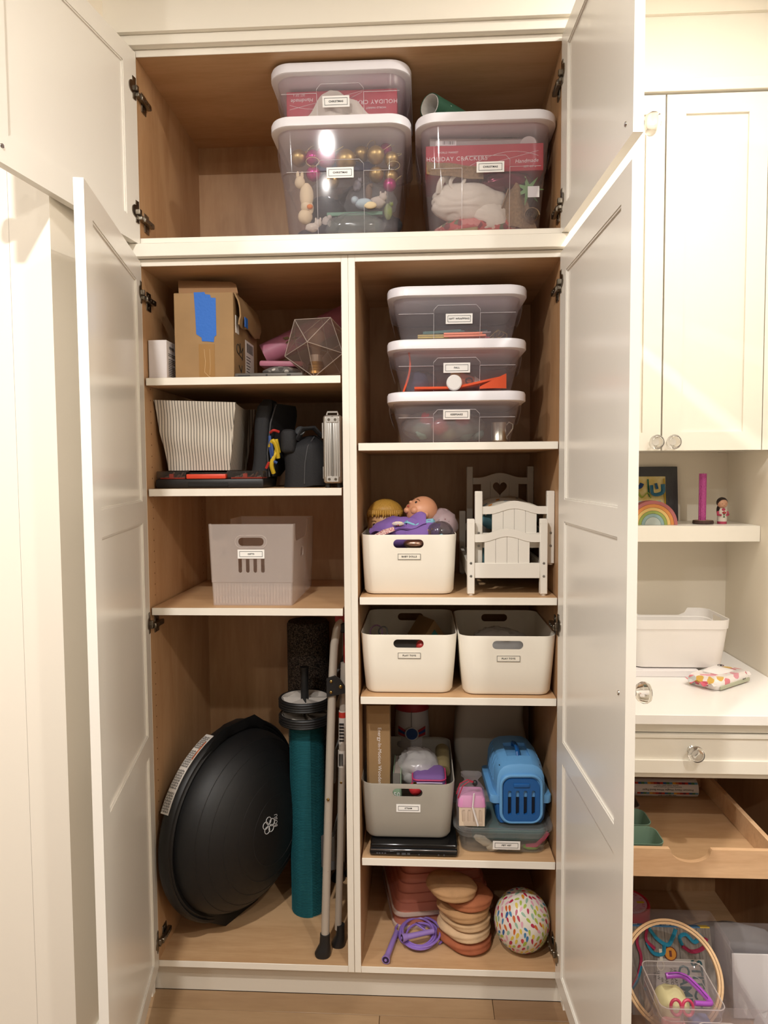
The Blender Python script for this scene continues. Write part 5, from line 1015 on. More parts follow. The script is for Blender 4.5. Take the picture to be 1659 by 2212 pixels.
for k, (x, y, z, a, c, rot) in enumerate(((0.375, 0.058, 0.030, (0.030, 0.010, 0.012), 'D6CBB8', 0.5), (0.405, 0.055, 0.014, (0.022, 0.010, 0.012), 'CBBEA8', -0.2), (0.440, 0.052, 0.018, (0.016, 0.008, 0.010), 'DDD8CF', 0.1))):
    o = MB().ball((0, 0, 0), *a, 18, 12, lumps(80+k, 0.2, 2.2)).build('plush_pet', mat('plush_cream_%d' % k, c, 0.95), None, loc=(x, y, R4+z), rot=(0, rot, 0)); tag(o, ['cream plush toy at the left in the pet vet box', 'cream plush toy low in the middle of the pet vet box', 'small white plush toy under the name card'][k], 'toy')
o = MB().tube([(-0.03, 0, 0), (0, -0.004, 0.006), (0.02, 0, 0.022), (0.034, 0, 0.042)], 0.006, 8, flat=0.5).build('pink_leash', mat('leash_pink', 'C23A63', 0.6), None, loc=(0.530, 0.062, R4+0.014)); tag(o, 'pink strap at the right in the pet vet box', 'strap')
o = MB().ball((0, 0, 0), 0.024, 0.012, 0.008, 16, 10).build('green_bone', mat('bone_green', '7DA33C', 0.5), None, loc=(0.515, 0.066, R4+0.010)); tag(o, 'lime green toy low at the right of the pet vet box', 'toy')
CB = mat('carrier_sky', '66A2D6', 0.36); CD = mat('carrier_blue', '1A5A9C', 0.38); CG = mat('carrier_inner_shade', '061527', 0.6)
t = thing('pet_carrier', 'blue toy pet carrier with grille door on the pet vet box', 'pet carrier', (0.4860, 0.068, R4+0.079), rz=0.04)
def arc_sec(w_, zt, zb, n=10, k=0.62):
    P = [(-w_/2, zb)]
    for i in range(n+1):
        a = PI-PI*i/n; x = math.copysign(abs(math.cos(a))**k, math.cos(a))*w_/2; P.append((x, zb+(zt-zb)*(0.25+0.75*abs(math.sin(a))**k)))
    return P+[(w_/2, zb)]
def sec3(w_, zt, zb, y): return [(x, y, z) for x, z in arc_sec(w_, zt, zb)]
low = []
for y, g in ((0.004, 0.94), (0.010, 1.0), (0.20, 1.0), (0.206, 0.92)): low.append([(x*g, y, z) for x, z in ((-0.062, 0.0), (0.062, 0.0), (0.070, 0.012), (0.076, 0.062), (-0.076, 0.062), (-0.070, 0.012))])
MB().loft(low).build('lower_shell', CD, t)
MB().loft([[(x, y, z) for x, y in rr(w_, 0.212, 0.012, 4, 0, 0.106)] for w_, z in ((0.176, 0.060), (0.180, 0.062), (0.180, 0.082), (0.176, 0.084))]).build('rim', CB, t)
hood = MB().loft([sec3(0.128, 0.165, 0.080, -0.002), sec3(0.140, 0.176, 0.080, 0.004), sec3(0.150, 0.186, 0.080, 0.050), sec3(0.150, 0.190, 0.080, 0.150), sec3(0.144, 0.186, 0.080, 0.200), sec3(0.130, 0.172, 0.080, 0.208)]).build('upper_shell', CB, t, ang=50)
ks = []
for s in (-1, 1):
    for k in range(6): ks.append(MB().prism([(0.046+0.024*k, 0.108), (0.0585+0.024*k, 0.108), (0.0685+0.024*k, 0.172), (0.056+0.024*k, 0.172)], 'yz', s*0.050, s*0.10))
ks.append(MB().box(-0.034, 0.034, 0.045, 0.135, 0.178, 0.25))
cut(hood, ks)
MB().box(-0.0635, 0.0635, 0.014, 0.194, 0.085, 0.168, 0.012, 2).build('inner_shadow_box', CG, t)  # dark block: shade of the hollow inside, put into its colour
MB().box(-0.036, 0.036, 0.043, 0.137, 0.170, 0.177, 0.003, 1).build('handle_well', CB, t)
MB().tube([(0, 0.046, 0.178), (0, 0.052, 0.190), (0, 0.075, 0.197), (0, 0.105, 0.198), (0, 0.128, 0.191), (0, 0.134, 0.178)], 0.0085, 8, flat=0.6).build('handle', CD, t)
dpts = rr(0.106, 0.128, 0.026, 6, 0, 0.072)
dr = MB().prism(dpts, 'xz', -0.010, -0.001).build('door', CD, t)
cut(dr, [oval(x, 0.062, 0.0105, 0.072, -0.05, 0.05) if False else MB().prism(rr(0.0105, 0.072, 0.005, 5, x, 0.066), 'xz', -0.05, 0.05) for x in (-0.0345, -0.0115, 0.0115, 0.0345)])
MB().box(-0.024, 0.024, -0.014, -0.008, 0.112, 0.124, 0.003, 2).build('door_catch', CD, dr)
MB().prism(rr(0.100, 0.120, 0.024, 6, 0, 0.072), 'xz', -0.0008, 0.006).build('door_slot_shade', CG, dr)  # dark plate paints in the shade behind the door slots
MB().tube([(x, -0.006, z) for x, z in rr(0.118, 0.138, 0.030, 7, 0, 0.076)], 0.005, 8, True).build('door_frame', CB, t)
t = thing('toy_crate', 'pink and cream toy crate inside a drawstring net pouch', 'toy', (0.3415, 0.078, R4+0.080))
MB().shell([(0, 0.068, 0.060, 0.006), (0.050, 0.072, 0.064, 0.006)], 0.002, 4).build('crate_base', mat('crate_cream', 'D9C4AC', 0.5), t)
MB().box(-0.034, 0.034, -0.029, 0.029, 0.002, 0.055, 0.004, 2).build('crate_inner_shade', mat('crate_shade', '9C8C86', 0.6), t)  # greyer block: shade behind the crate slots put into its colour
pl = MB().box(-0.037, 0.037, -0.0345, -0.0315, 0.0, 0.056).build('crate_front', mat('crate_cream', 'D9C4AC', 0.5), t)
cut(pl, [MB().prism(rr(0.0085, 0.036, 0.004, 5, x, 0.030), 'xz', -0.05, 0.0) for x in (-0.024, -0.008, 0.008, 0.024)])
MB().loft([[(x, y, z) for x, y in rr(w_, d_, 0.008, 4)] for w_, d_, z in ((0.074, 0.066, 0.054), (0.080, 0.072, 0.056), (0.076, 0.068, 0.080), (0.066, 0.058, 0.088))]).build('crate_lid', mat('crate_pink', 'CE88B4', 0.5), t)
NET = clear('net_white', 'FFFFFF', 0.20, 'F1E9EA', 0.5, 0.2); rings = []
for z, w_, d_ in ((-0.004, 0.060, 0.05), (0.002, 0.080, 0.074), (0.056, 0.086, 0.078), (0.088, 0.080, 0.070), (0.106, 0.058, 0.046), (0.122, 0.034, 0.026), (0.132, 0.044, 0.034), (0.140, 0.060, 0.044)):
    rings.append([((x)*(1+0.05*math.sin(i*1.9+z*60)), y*(1+0.06*math.sin(i*2.3)), z) for i, (x, y) in enumerate(rr(w_, d_, min(w_, d_)*0.3, 5))])
MB().loft(rings, (True, False)).build('net_pouch', NET, t, ang=80)
MB().tube([(0.006, -0.040, 0.10), (0.002, -0.041, 0.06), (0.010, -0.040, 0.03), (0.018, -0.040, 0.004)], 0.0035, 6, flat=0.4).build('net_seam', mat('net_seam', 'E6DFDC', 0.7), t)
MB().ball((0.010, -0.022, 0.122), 0.0075, 0.007, 0.009, 14, 10).build('cord_stop', BLACK, t)
MB().tube([(0.008, -0.022, 0.126), (-0.012, -0.030, 0.136), (-0.034, -0.030, 0.124), (-0.044, -0.028, 0.092)], 0.0015, 6).tube([(0.008, -0.022, 0.124), (-0.008, -0.030, 0.130), (-0.026, -0.032, 0.118), (-0.040, -0.030, 0.080)], 0.0015, 6).build('drawcord', mat('cord_red', 'A81E38', 0.6), t)

# ================================================================ right cabinet, floor
t = thing('stepping_hills', 'two nested terracotta ribbed stepping hills at the left rear of the floor', 'balance toy', (0.0, 0.0, FLR))
TER = mat('terracotta', 'B56E5B', 0.55); RIMW = mat('hill_rim', 'C4ADA0', 0.6)
HC = [(0.112, 0.165), (0.430, 0.225), (0.330, 0.500), (0.052, 0.500)]; HX, HY = 0.225, 0.335
def hring(s_, z, r=0.045):
    P = []; n = len(HC); C_ = [Vector((HX+(x-HX)*s_, HY+(y-HY)*s_)) for x, y in HC]
    for k in range(n):
        a, b, c = C_[k-1], C_[k], C_[(k+1) % n]; u = (a-b).normalized(); v = (c-b).normalized()
        for i in range(7):
            w_ = i/6; q = b+u*r*(1-w_)**2+v*r*w_**2; P.append((q.x, q.y, z))
    return P
def hill(parent, zoff, nlev):
    rings = []
    for k in range(nlev):
        s_ = 1-0.052*k; z = zoff+0.012+0.0265*k; rings += [hring(s_, z), hring(s_-0.010, z+0.006), hring(s_-0.020, z+0.0255)]
    MB().loft(rings).build('hill', TER, parent, ang=30)
    MB().loft([hring(0.985, zoff+0.0125), hring(1.03, zoff+0.011), hring(1.035, zoff+0.004), hring(1.03, zoff), hring(0.98, zoff)]).build('rim', RIMW, parent)
hill(t, 0.0, 2); hill(t, 0.042, 9)
STC = [mat('stone_%d' % i, c, 0.9, vary=0.18, vscale=26, bump=0.5, bscale=70) for i, c in enumerate(('B78D62', 'AA6541', 'B58B60', 'C9A67E', 'CFAF8A', 'A65E3E'))]
for k, (x, y, z0, h, w_, d_, m, dx) in enumerate(((0.326, 0.122, 0.0, 0.040, 0.158, 0.150, 5, 0), (0.324, 0.122, 0.036, 0.036, 0.156, 0.150, 4, 0.004), (0.327, 0.124, 0.066, 0.034, 0.148, 0.146, 3, -0.002), (0.320, 0.122, 0.094, 0.036, 0.150, 0.150, 2, 0), (0.330, 0.132, 0.124, 0.038, 0.158, 0.150, 1, 0.004), (0.284, 0.116, 0.158, 0.040, 0.152, 0.140, 0, 0))):
    sd = 7*k+3
    def dq(q): 
        e = 1+0.10*noise.noise(Vector((q.x*1.5+sd, q.y*1.5, 0))); return e*(1+0.05*math.sin(q.z*7+4*noise.noise(q*1.4+Vector((sd, 0, 0)))))
    rings = []; N2 = 36
    for j in range(11):
        u = -1+2*j/10; rad = (1-abs(u)**3.2*0.30)
        g = []
        for i in range(N2):
            a = 2*PI*i/N2; e = 1+0.09*math.sin(2*a+sd)+0.04*math.sin(3*a+sd*2); cr = 0.024*math.sin(u*6+2.5*math.sin(a*1.5+sd))
            g.append((w_/2*rad*e*(1+cr)*math.cos(a), d_/2*rad*e*(1+cr)*math.sin(a), h/2*u*(1+0.06*math.sin(a*2+sd))))
        rings.append(g)
    o = MB().loft(rings).build('stone_cushion', STC[m], None, loc=(x, y, FLR+z0+h/2), rot=(0.02*dx*100, 0.0, 0.4*k), ang=60)
    tag(o, ['terracotta stone cushion at the bottom of the stack', 'cream stone cushion second from the bottom, on the terracotta one', 'pale tan stone cushion third from the bottom', 'tan stone cushion under the rust coloured one', 'rust coloured stone cushion second from the top', 'ochre stone cushion on top of the stack'][k], 'cushion', 'stack of stone cushions')
t = thing('confetti_ball', 'white ball with colourful petals beside the stone cushions', 'ball', (0.4945, 0.098, FLR+0.0885), rz=0.4)
MB().ball((0, 0, 0), 0.0825, 0.0815, 0.0885, 48, 32).build('ball', mat('ball_white', 'E0D8CC', 0.38), t)
PC = ['2A5C96', 'C9484E', 'D28B2E', 'D9BF4A', '8FB39A', 'B0294A', 'A6B84A', 'D9A0B0', '3E7CA8', 'C8642E']; pm = [MB() for _ in PC]; n = 330; gr = PI*(3-5**0.5); r2 = random.Random(3)
for i in range(n):
    z = 1-2*(i+0.5)/n; rad = math.sqrt(1-z*z); a = gr*i; c = Vector((rad*math.cos(a), rad*math.sin(a), z)); c = (c+Vector((r2.uniform(-1, 1), r2.uniform(-1, 1), r2.uniform(-1, 1)))*0.035).normalized()
    if c.y > 0.55: continue
    u = Vector((0, 0, 1)).cross(c).normalized(); v = c.cross(u); th_ = r2.uniform(-0.6, 0.6)+0.6*math.sin(4*z); u, v = u*math.cos(th_)+v*math.sin(th_), v*math.cos(th_)-u*math.sin(th_)
    a_, b_ = 0.062*r2.uniform(0.8, 1.1), 0.098*r2.uniform(0.85, 1.15); P = []
    for j in range(10):
        tt = 2*PI*j/10; q_ = (c+u*a_*math.sin(tt)*(0.75+0.25*math.cos(tt))+v*b_*math.cos(tt)).normalized(); P.append(Vector((q_.x*0.0828, q_.y*0.0818, q_.z*0.0888)))
    k = int((noise.noise(c*1.6+Vector((3, 1, 2)))*0.5+0.5)*6+r2.random()*6) % len(PC)
    pm[k].loft([P, [p*1.003 for p in P]])
for k, b in enumerate(pm): b.build('petal_print', mat('petal_%d' % k, PC[k], 0.4), t, kind='stuff')
LIL = mat('rope_lilac', '8A6CBC', 0.3); LIH = mat('handle_lilac', '9277BA', 0.4)
t = thing('jump_rope', 'lilac skipping rope coiled on the cabinet floor with two handles', 'jump rope', (0.175, 0.105, FLR))
P = []
for i in range(150):
    a = 2*PI*i/30; k = i/150; P.append((0.010+(0.062-0.022*k)*math.cos(a)*1.05+0.006*math.sin(k*9), 0.02+(0.070-0.020*k)*math.sin(a)+0.004*math.sin(k*14), 0.0065+0.020*abs(math.sin(k*PI*2.2))+0.004*math.sin(a)))
MB().tube([(-0.060, 0.030, 0.012), (-0.062, 0.055, 0.010), (-0.045, 0.10, 0.008), (-0.010, 0.125, 0.010), (0.030, 0.115, 0.010), (0.055, 0.085, 0.010)]+P+[(0.0, 0.05, 0.032), (0.03, 0.03, 0.034)], 0.0036, 7).build('cord', LIL, t)
MB().tube([(0.055, 0.05, 0.008), (0.085, 0.045, 0.006), (0.090, 0.015, 0.006), (0.072, -0.005, 0.006)], 0.0036, 7).build('cord', LIL, t)
def rope_handle(p0, p1):
    p0, p1 = Vector(p0), Vector(p1); d = (p1-p0).normalized()
    MB().cyl(p0, p1, 0.0075, 0.0085, 16).cyl(p1-d*0.006, p1+d*0.010, 0.0095, 0.0125, 16).build('handle', LIH, t)
    e = MB().cyl(p1+d*0.0102, p1+d*0.0108, 0.0098, n=16).build('handle_socket', mat('socket_dark', '2A1B3A', 0.6), t)
    MB().cyl(p1+d*0.0103, p1+d*0.0125, 0.004, n=12).build('rope_knot', LIH, t)
rope_handle((-0.058, 0.035, 0.012), (-0.083, -0.085, 0.014)); rope_handle((0.055, 0.005, 0.038), (-0.030, -0.030, 0.040))
# ================================================================ desk side at right: wall cabinet, floating shelf, counter, base cabinet
WXR = 1.271
wc = thing('wall_cabinet', 'white wall cabinet with two shaker doors and glass knobs above the desk', 'cabinet', (0, 0, 0))
MB().box(0.615, 1.234, 0.275, 0.574, 1.606, 2.668).build('body', PAINT, wc)
def shaker(parent, name, x0, x1, y, z0, z1, st, kx=None, kz=None, dirn=1):
    b = MB(); th = 0.020
    b.box(x0, x0+st, y, y+th, z0, z1).box(x1-st, x1, y, y+th, z0, z1).box(x0+st, x1-st, y, y+th, z0, z0+st).box(x0+st, x1-st, y, y+th, z1-st, z1)
    bmesh.ops.remove_doubles(b.bm, verts=b.bm.verts, dist=1e-5)
    d = b.build(name, PAINT, parent)
    MB().box(x0+st-0.003, x1-st+0.003, y+0.008, y+0.016, z0+st-0.003, z1-st+0.003).build('door_panel', PAINT, d)
    if kx is not None: knob(d, T(kx, y, kz) @ RX(PI/2))
    return d
shaker(wc, 'door', 0.632, 0.9315, 0.252, 1.604, 2.662, 0.055, 0.911, 1.629)
shaker(wc, 'door', 0.9365, 1.2325, 0.252, 1.604, 2.662, 0.056, 0.962, 1.629)
MB().box(0.615, 0.629, 0.256, 0.275, 1.604, 2.668).build('filler_strip', PAINT, wc)
MB().box(1.236, WXR, 0.254, 0.574, 1.604, 2.668).build('filler_strip', PAINT, wc)
struct('trim_5', MB().box(0.614, WXR, 0.244, 0.575, 2.6685, 2.7050, 0.001, 1).box(0.614, WXR, 0.252, 0.575, 2.7050, 2.888).box(0.614, WXR, 0.240, 0.575, 2.888, 3.0), PAINT)
o = MB().box(0.616, WXR, 0.327, 0.574, 1.315, 1.3655, 0.0012, 1).build('floating_shelf', PAINT, None); tag(o, 'thick white floating shelf on the wall under the wall cabinet', 'shelf')
ZS = 1.3660
# rainbow
RC = ['A9605F', 'C98242', 'D2B06A', '8B9A4E', '86A0A0', 'A9B2AD']; RA = [0.0790, 0.0675, 0.0562, 0.0460, 0.0362, 0.0255]
t = thing('rainbow_stacker', 'wooden rainbow of nested arches on the floating shelf', 'toy', (0.952, 0.375, ZS))
for k in range(6):
    ro, ri = RA[k], (RA[k+1]+0.0008 if k < 5 else 0.0)
    if ri: P = [(ro*math.cos(PI*i/24), ro*math.sin(PI*i/24)) for i in range(25)]+[(ri*math.cos(PI*i/24), ri*math.sin(PI*i/24)) for i in range(24, -1, -1)]
    else: P = [(ro*math.cos(PI*i/24), ro*math.sin(PI*i/24)) for i in range(25)]
    b = MB(); V0 = [b.bm.verts.new((x, 0, z)) for x, z in P]; V1 = [b.bm.verts.new((x, 0.042, z)) for x, z in P]; n = len(P)
    for i in range(n): b.bm.faces.new((V0[i], V0[(i+1) % n], V1[(i+1) % n], V1[i]))
    if ri:
        for i in range(24):
            for V in (V0, V1): b.bm.faces.new((V[i], V[i+1], V[n-2-i], V[n-1-i]))
    else:
        for V in (V0, V1): b.bm.faces.new(V)
    b.build('arch', mat('rainbow_%d' % k, RC[k], 0.55), t)
# painting
t = thing('painted_panel', 'child painting with thick black border leaning behind the rainbow', 'painting', (1.0, 0.545, ZS), rx=-0.10)
MB().box(-0.085, 0.090, -0.012, 0, 0, 0.190, 0.0015, 1).build('board', mat('paint_black', '24242A', 0.35, bump=0.9, bscale=45, stretch=(1, 1, 0.35)), t)
MB().box(-0.083, 0.048, -0.0132, -0.011, 0.004, 0.156, 0.001, 1).build('canvas', mat('paint_cream', 'DCCF9E', 0.6, vary=0.4, vscale=25, col2='C9AE55'), t)
def dab(pts, r, c, nm): MB().tube(curvy([(x, -0.0138, z) for x, z in pts], 5), r, 7, flat=0.3).build(nm, mat('dab_'+c, c, 0.35, bump=0.6, bscale=60), t)
dab([(-0.075, 0.128), (-0.045, 0.120), (-0.035, 0.132)], 0.012, '1E4074', 'brush_stroke'); dab([(0.0, 0.125), (0.005, 0.095), (0.034, 0.100), (0.036, 0.128)], 0.013, '2F6F8F', 'brush_stroke')
dab([(0.015, 0.132), (0.02, 0.112)], 0.010, '245A84', 'brush_stroke'); dab([(-0.012, 0.146), (-0.010, 0.10), (-0.006, 0.085)], 0.006, '2C6B55', 'brush_stroke')
dab([(-0.080, 0.082), (-0.055, 0.105), (-0.035, 0.082), (-0.015, 0.098), (-0.004, 0.080)], 0.006, 'A3B04A', 'brush_stroke'); dab([(-0.07, 0.07), (-0.02, 0.066), (0.03, 0.068)], 0.009, 'BFD3CE', 'brush_stroke')
dab([(0.043, 0.148), (0.045, 0.10), (0.046, 0.03)], 0.005, 'C9A62E', 'brush_stroke'); dab([(0.02, 0.06), (0.045, 0.05)], 0.008, 'B4574E', 'brush_stroke')
# candle on a slice of wood
t = thing('candle_holder', 'round slice of dark bark wood under the pink candle', 'coaster', (1.129, 0.42, ZS)); MB().lathe([(0, 0), (0.031, 0), (0.033, 0.003), (0.032, 0.010), (0.030, 0.0115), (0, 0.0115)], 30).build('slice', mat('bark', '4A332A', 0.8, vary=0.5, vscale=90, stretch=(1, 1, 0.2)), t); MB().cyl((0, 0, 0.0112), (0, 0, 0.0118), 0.029, n=28).build('cut_face', mat('wood_slice', 'A98B75', 0.8), t)
t = thing('beeswax_candle', 'tall rolled magenta honeycomb candle on a wood slice', 'candle', (1.127, 0.42, ZS+0.0118))
CAN = mat('candle_magenta', 'C0509A', 0.55); N_, L_ = nt(CAN); tc = N_.new('ShaderNodeTexCoord'); vo = N_.new('ShaderNodeTexVoronoi'); vo.inputs['Scale'].default_value = 260; L_.new(tc.outputs['Object'], vo.inputs[0]); bp = N_.new('ShaderNodeBump'); bp.inputs['Strength'].default_value = 0.9; bp.inputs['Distance'].default_value = 0.002; L_.new(vo.outputs['Distance'], bp.inputs['Height']); L_.new(bp.outputs[0], N_['Principled BSDF'].inputs['Normal'])
sp = [((0.003+0.0098*i/60)*math.cos(2*PI*3*i/60+3.4), (0.003+0.0098*i/60)*math.sin(2*PI*3*i/60+3.4)) for i in range(61)]
q = MB(); V = [[q.bm.verts.new((x, y, z)) for x, y in sp] for z in (0, 0.05, 0.10, 0.154)]
fs = [q.bm.faces.new((V[k][i], V[k][i+1], V[k+1][i+1], V[k+1][i])) for k in range(3) for i in range(60)]
bmesh.ops.recalc_face_normals(q.bm, faces=fs); bmesh.ops.solidify(q.bm, geom=fs, thickness=0.0028); q.build('wax_roll', CAN, t)
MB().cyl((0, 0, 0.15), (0.001, 0, 0.158), 0.0008, n=6).build('wick', mat('wick', 'D8CFC0', 0.9), t)
# peg doll
t = thing('peg_doll', 'painted wooden peg doll with black hair holding red flowers', 'figurine', (1.190, 0.42, ZS))
MB().lathe([(0, 0), (0.0145, 0), (0.0148, 0.008)], 24).build('hem', mat('peg_rose', 'B7405F', 0.45), t)
MB().lathe([(0.0148, 0.008), (0.0152, 0.02), (0.015, 0.035), (0.0125, 0.046), (0.009, 0.052), (0, 0.053)], 24).build('dress', mat('peg_white', 'E3DAD0', 0.45), t)
MB().ball((0, 0, 0.068), 0.0165, 0.0165, 0.0175, 22, 16).build('head', mat('peg_skin', 'D2A183', 0.45), t)
MB().ball((0, 0.0018, 0.0700), 0.0175, 0.0168, 0.0178, 22, 16).ball((-0.010, 0.004, 0.045), 0.006, 0.010, 0.016, 10, 8).build('hair', mat('peg_hair', '2A2220', 0.3), t)
cut(t.children[-1], [MB().ball((0.0005, -0.020, 0.0655), 0.0135, 0.020, 0.0125, 20, 14)])
q = MB()
for s in (-1, 1): q.ball((s*0.006, -0.0155, 0.066), 0.0009, 0.0006, 0.0012, 8, 6)
q.tube([(-0.0022, -0.0166, 0.0605), (0, -0.0167, 0.0598), (0.0022, -0.0166, 0.0605)], 0.0003, 5).build('face_print', INK, t)
q = MB()
for s in (-1, 1): q.tube([(s*0.0145, -0.003, 0.040), (s*0.0165, -0.008, 0.030), (s*0.009, -0.0165, 0.029)], [0.0045, 0.004, 0.003], 8)
q.ball((0, -0.012, 0.0475), 0.006, 0.004, 0.0045, 10, 8).build('sleeves', mat('peg_rose', 'B7405F', 0.45), t)
q = MB()
for x, z in ((-0.004, 0.038), (0.0, 0.040), (0.0045, 0.038), (-0.002, 0.035), (0.003, 0.0355)): q.ball((x, -0.0165, z), 0.0022, 0.0012, 0.0024, 8, 6)
q.build('flowers', mat('peg_red', 'B3252B', 0.4), t); q = MB()
for x in (-0.003, -0.001, 0.001, 0.003): q.tube([(x*1.1, -0.0163, 0.035), (0, -0.0166, 0.028), (-x, -0.0163, 0.021)], 0.0006, 5)
q.build('stems', mat('peg_green', '3F6B3D', 0.5), t)
# counter and base cabinet
CT = mat('counter_white', 'F7F3EE', 0.30)
o = MB().box(0.616, WXR, -0.100, 0.574, 0.874, 0.900, 0.0012, 1).build('countertop', CT, None); tag(o, 'white desk countertop running to the right wall', 'counter')
bc = thing('base_cabinet', 'white base cabinet with a drawer and open pull-out trays under the counter', 'cabinet', (0, 0, 0))
for a in ((0.616, 0.634, -0.050, 0.56, 0.0, 0.8735), (1.242, WXR, -0.050, 0.56, 0.0, 0.8735)): MB().box(*a).build('side_panel', MAPLE_V, bc)
MB().box(0.634, 1.242, 0.54, 0.552, 0.0, 0.8735).build('back_panel', MAPLE_V, bc); MB().box(0.634, 1.242, -0.04, 0.54, 0.02, 0.038).build('bottom_panel', MAPLE_H, bc)
MB().box(0.634, 1.242, -0.035, 0.54, 0.715, 0.73).build('drawer_floor', MAPLE_H, bc)
MB().box(0.616, WXR, -0.070, -0.035, 0.843, 0.8735, 0.001, 1).build('top_rail', PAINT, bc); MB().box(0.634, 1.242, -0.062, -0.035, 0.7150, 0.7330, 0.001, 1).build('lower_rail', PAINT, bc)
d = MB(); x0, x1, z0, z1, y0 = 0.622, 1.235, 0.7345, 0.8405, -0.081
d.box(x0, x1, y0, y0+0.018, z0, z0+0.036, 0.001, 1).box(x0, x1, y0, y0+0.018, z1-0.010, z1, 0.001, 1).box(x0, x1, y0+0.006, y0+0.018, z0+0.03, z1-0.008)
dw = d.build('drawer', PAINT, bc)
knob(dw, T(0.918, y0+0.006, 0.797) @ RX(PI/2))
def tray(z, y0, y1, x0=0.640, x1=1.098, h=0.072, scoop=None):
    th = 0.013; t_ = MB().box(x0+th, x1-th, y0+th, y1-th, z+0.006, z+0.013).build('pull_out_tray', MAPLE_H, bc)
    P = [(x0, z), (x1, z), (x1, z+h)]
    if scoop:
        cx, w_, dp = scoop; P += [(cx+w_, z+h)]+[(cx+w_*math.cos(PI*i/16)*0.94, z+h-0.004-dp*math.sin(PI*i/16)) for i in range(17)]+[(cx-w_, z+h)]
    P += [(x0, z+h)]
    MB().prism(P, 'xz', y0, y0+th).build('front_board', MAPLE_F, t_)
    for xa in (x0, x1-th): MB().box(xa, xa+th, y0+th, y1, z, z+h, 0.001, 1).build('side_board', MAPLE_F, t_)
    MB().box(x0+th, x1-th, y1-th, y1, z, z+h, 0.001, 1).build('back_board', MAPLE_F, t_)
TZ = 0.519
tray(TZ, -0.2, 0.30, scoop=(0.8725, 0.052, 0.030))
tray(0.075, -0.46, 0.16, 0.640, 1.236)
MB().box(0.634, 0.640, -0.05, 0.5, 0.47, 0.50).box(1.10, 1.125, 0.0, 0.53, 0.46, 0.50).build('drawer_runner', BLACK, bc)
# on the counter
o = MB().box(0.74, 1.060, 0.247, 0.50, 0.9005, 0.9205, 0.001, 1).build('white_board', mat('board_white', 'EFEAEA', 0.4), None); tag(o, 'flat white board on the counter under the white basket', 'board')
t = thing('storage_basket', 'white plastic basket with cutout grips standing on the counter', 'basket', (1.005, 0.360, 0.9210))
BW2 = mat('basket_white', 'F0EBE6', 0.38)
tub = MB().shell([(0, 0.262, 0.16, 0.03), (0.004, 0.282, 0.178, 0.04), (0.126, 0.306, 0.202, 0.036), (0.128, 0.312, 0.208, 0.038), (0.156, 0.315, 0.212, 0.038)], 0.0026, 9).build('tub', BW2, t)
cut(tub, [MB().prism([(-0.115, 0.20), (-0.100, 0.165), (-0.085, 0.140), (-0.065, 0.131), (0.065, 0.131), (0.085, 0.140), (0.100, 0.165), (0.115, 0.20)], 'xz', 0.06, 0.2), MB().prism(rr(0.07, 0.022, 0.008, 4, 0.01, 0.136), 'yz', -0.3, 0.3)])
t = thing('wipes_packet', 'crumpled colourful wipes packet with a white flap on the counter', 'packet', (1.095, 0.195, 0.901), rz=math.radians(38))
WP = spots('wipes_print', 'F3ECE8', ('F3ECE8', 'D8677C', 'F3ECE8', 'E3B95C', 'E3828F', 'E39AA8', 'C9CDCB', 'F3ECE8'), 38, 0.60, 0.3)
rings = []
for k in range(9):
    v = k/8; z = 0.034*v; s_ = 1-0.10*abs(v-0.45)*2
    rings.append([(x*s_+0.004*nz((y*30, v*4, 2)), y*s_+0.004*nz((x*30, v*4, 5)), z*(1+0.25*nz((x*12, y*12, 1)))*(1 if v < 1 else 1)) for x, y in rr(0.185, 0.105, 0.018, 6)])
MB().loft(rings).build('packet', WP, t, ang=50)
for s in (-1, 1): MB().sheet(lambda u, v: (s*(0.088+0.016*u), (v-0.5)*0.10*(1-0.1*u), 0.016+0.008*math.sin(v*14)*u), 3, 14, 0.0012).build('crimped_end', WP, t)
MB().sheet(lambda u, v: ((u-0.5)*0.088, (v-0.5)*0.060*(0.8+0.2*math.sin(PI*u)), 0.0365+0.006*math.sin(PI*u)*math.sin(PI*v)), 12, 10, 0.003).build('white_flap', mat('flap_white', 'F3EEEC', 0.35), t)
MB().tube([(0.062+0.009*math.cos(a), 0.028+0.009*math.sin(a), 0.0355) for a in [2*PI*i/18 for i in range(18)]], 0.0008, 5, True).tube([(0.058, 0.024, 0.0357), (0.062, 0.030, 0.0357), (0.066, 0.026, 0.0357)], 0.0009, 5).build('round_mark', INK, t)
text('mixed', 0.007, INK, t, T(0.045, -0.0555, 0.016) @ FACE)
MB().box(-0.08, 0.08, -0.0545, -0.050, 0.003, 0.014, 0.001, 1).build('under_edge', mat('sage_edge', 'B7B9A0', 0.5), t)
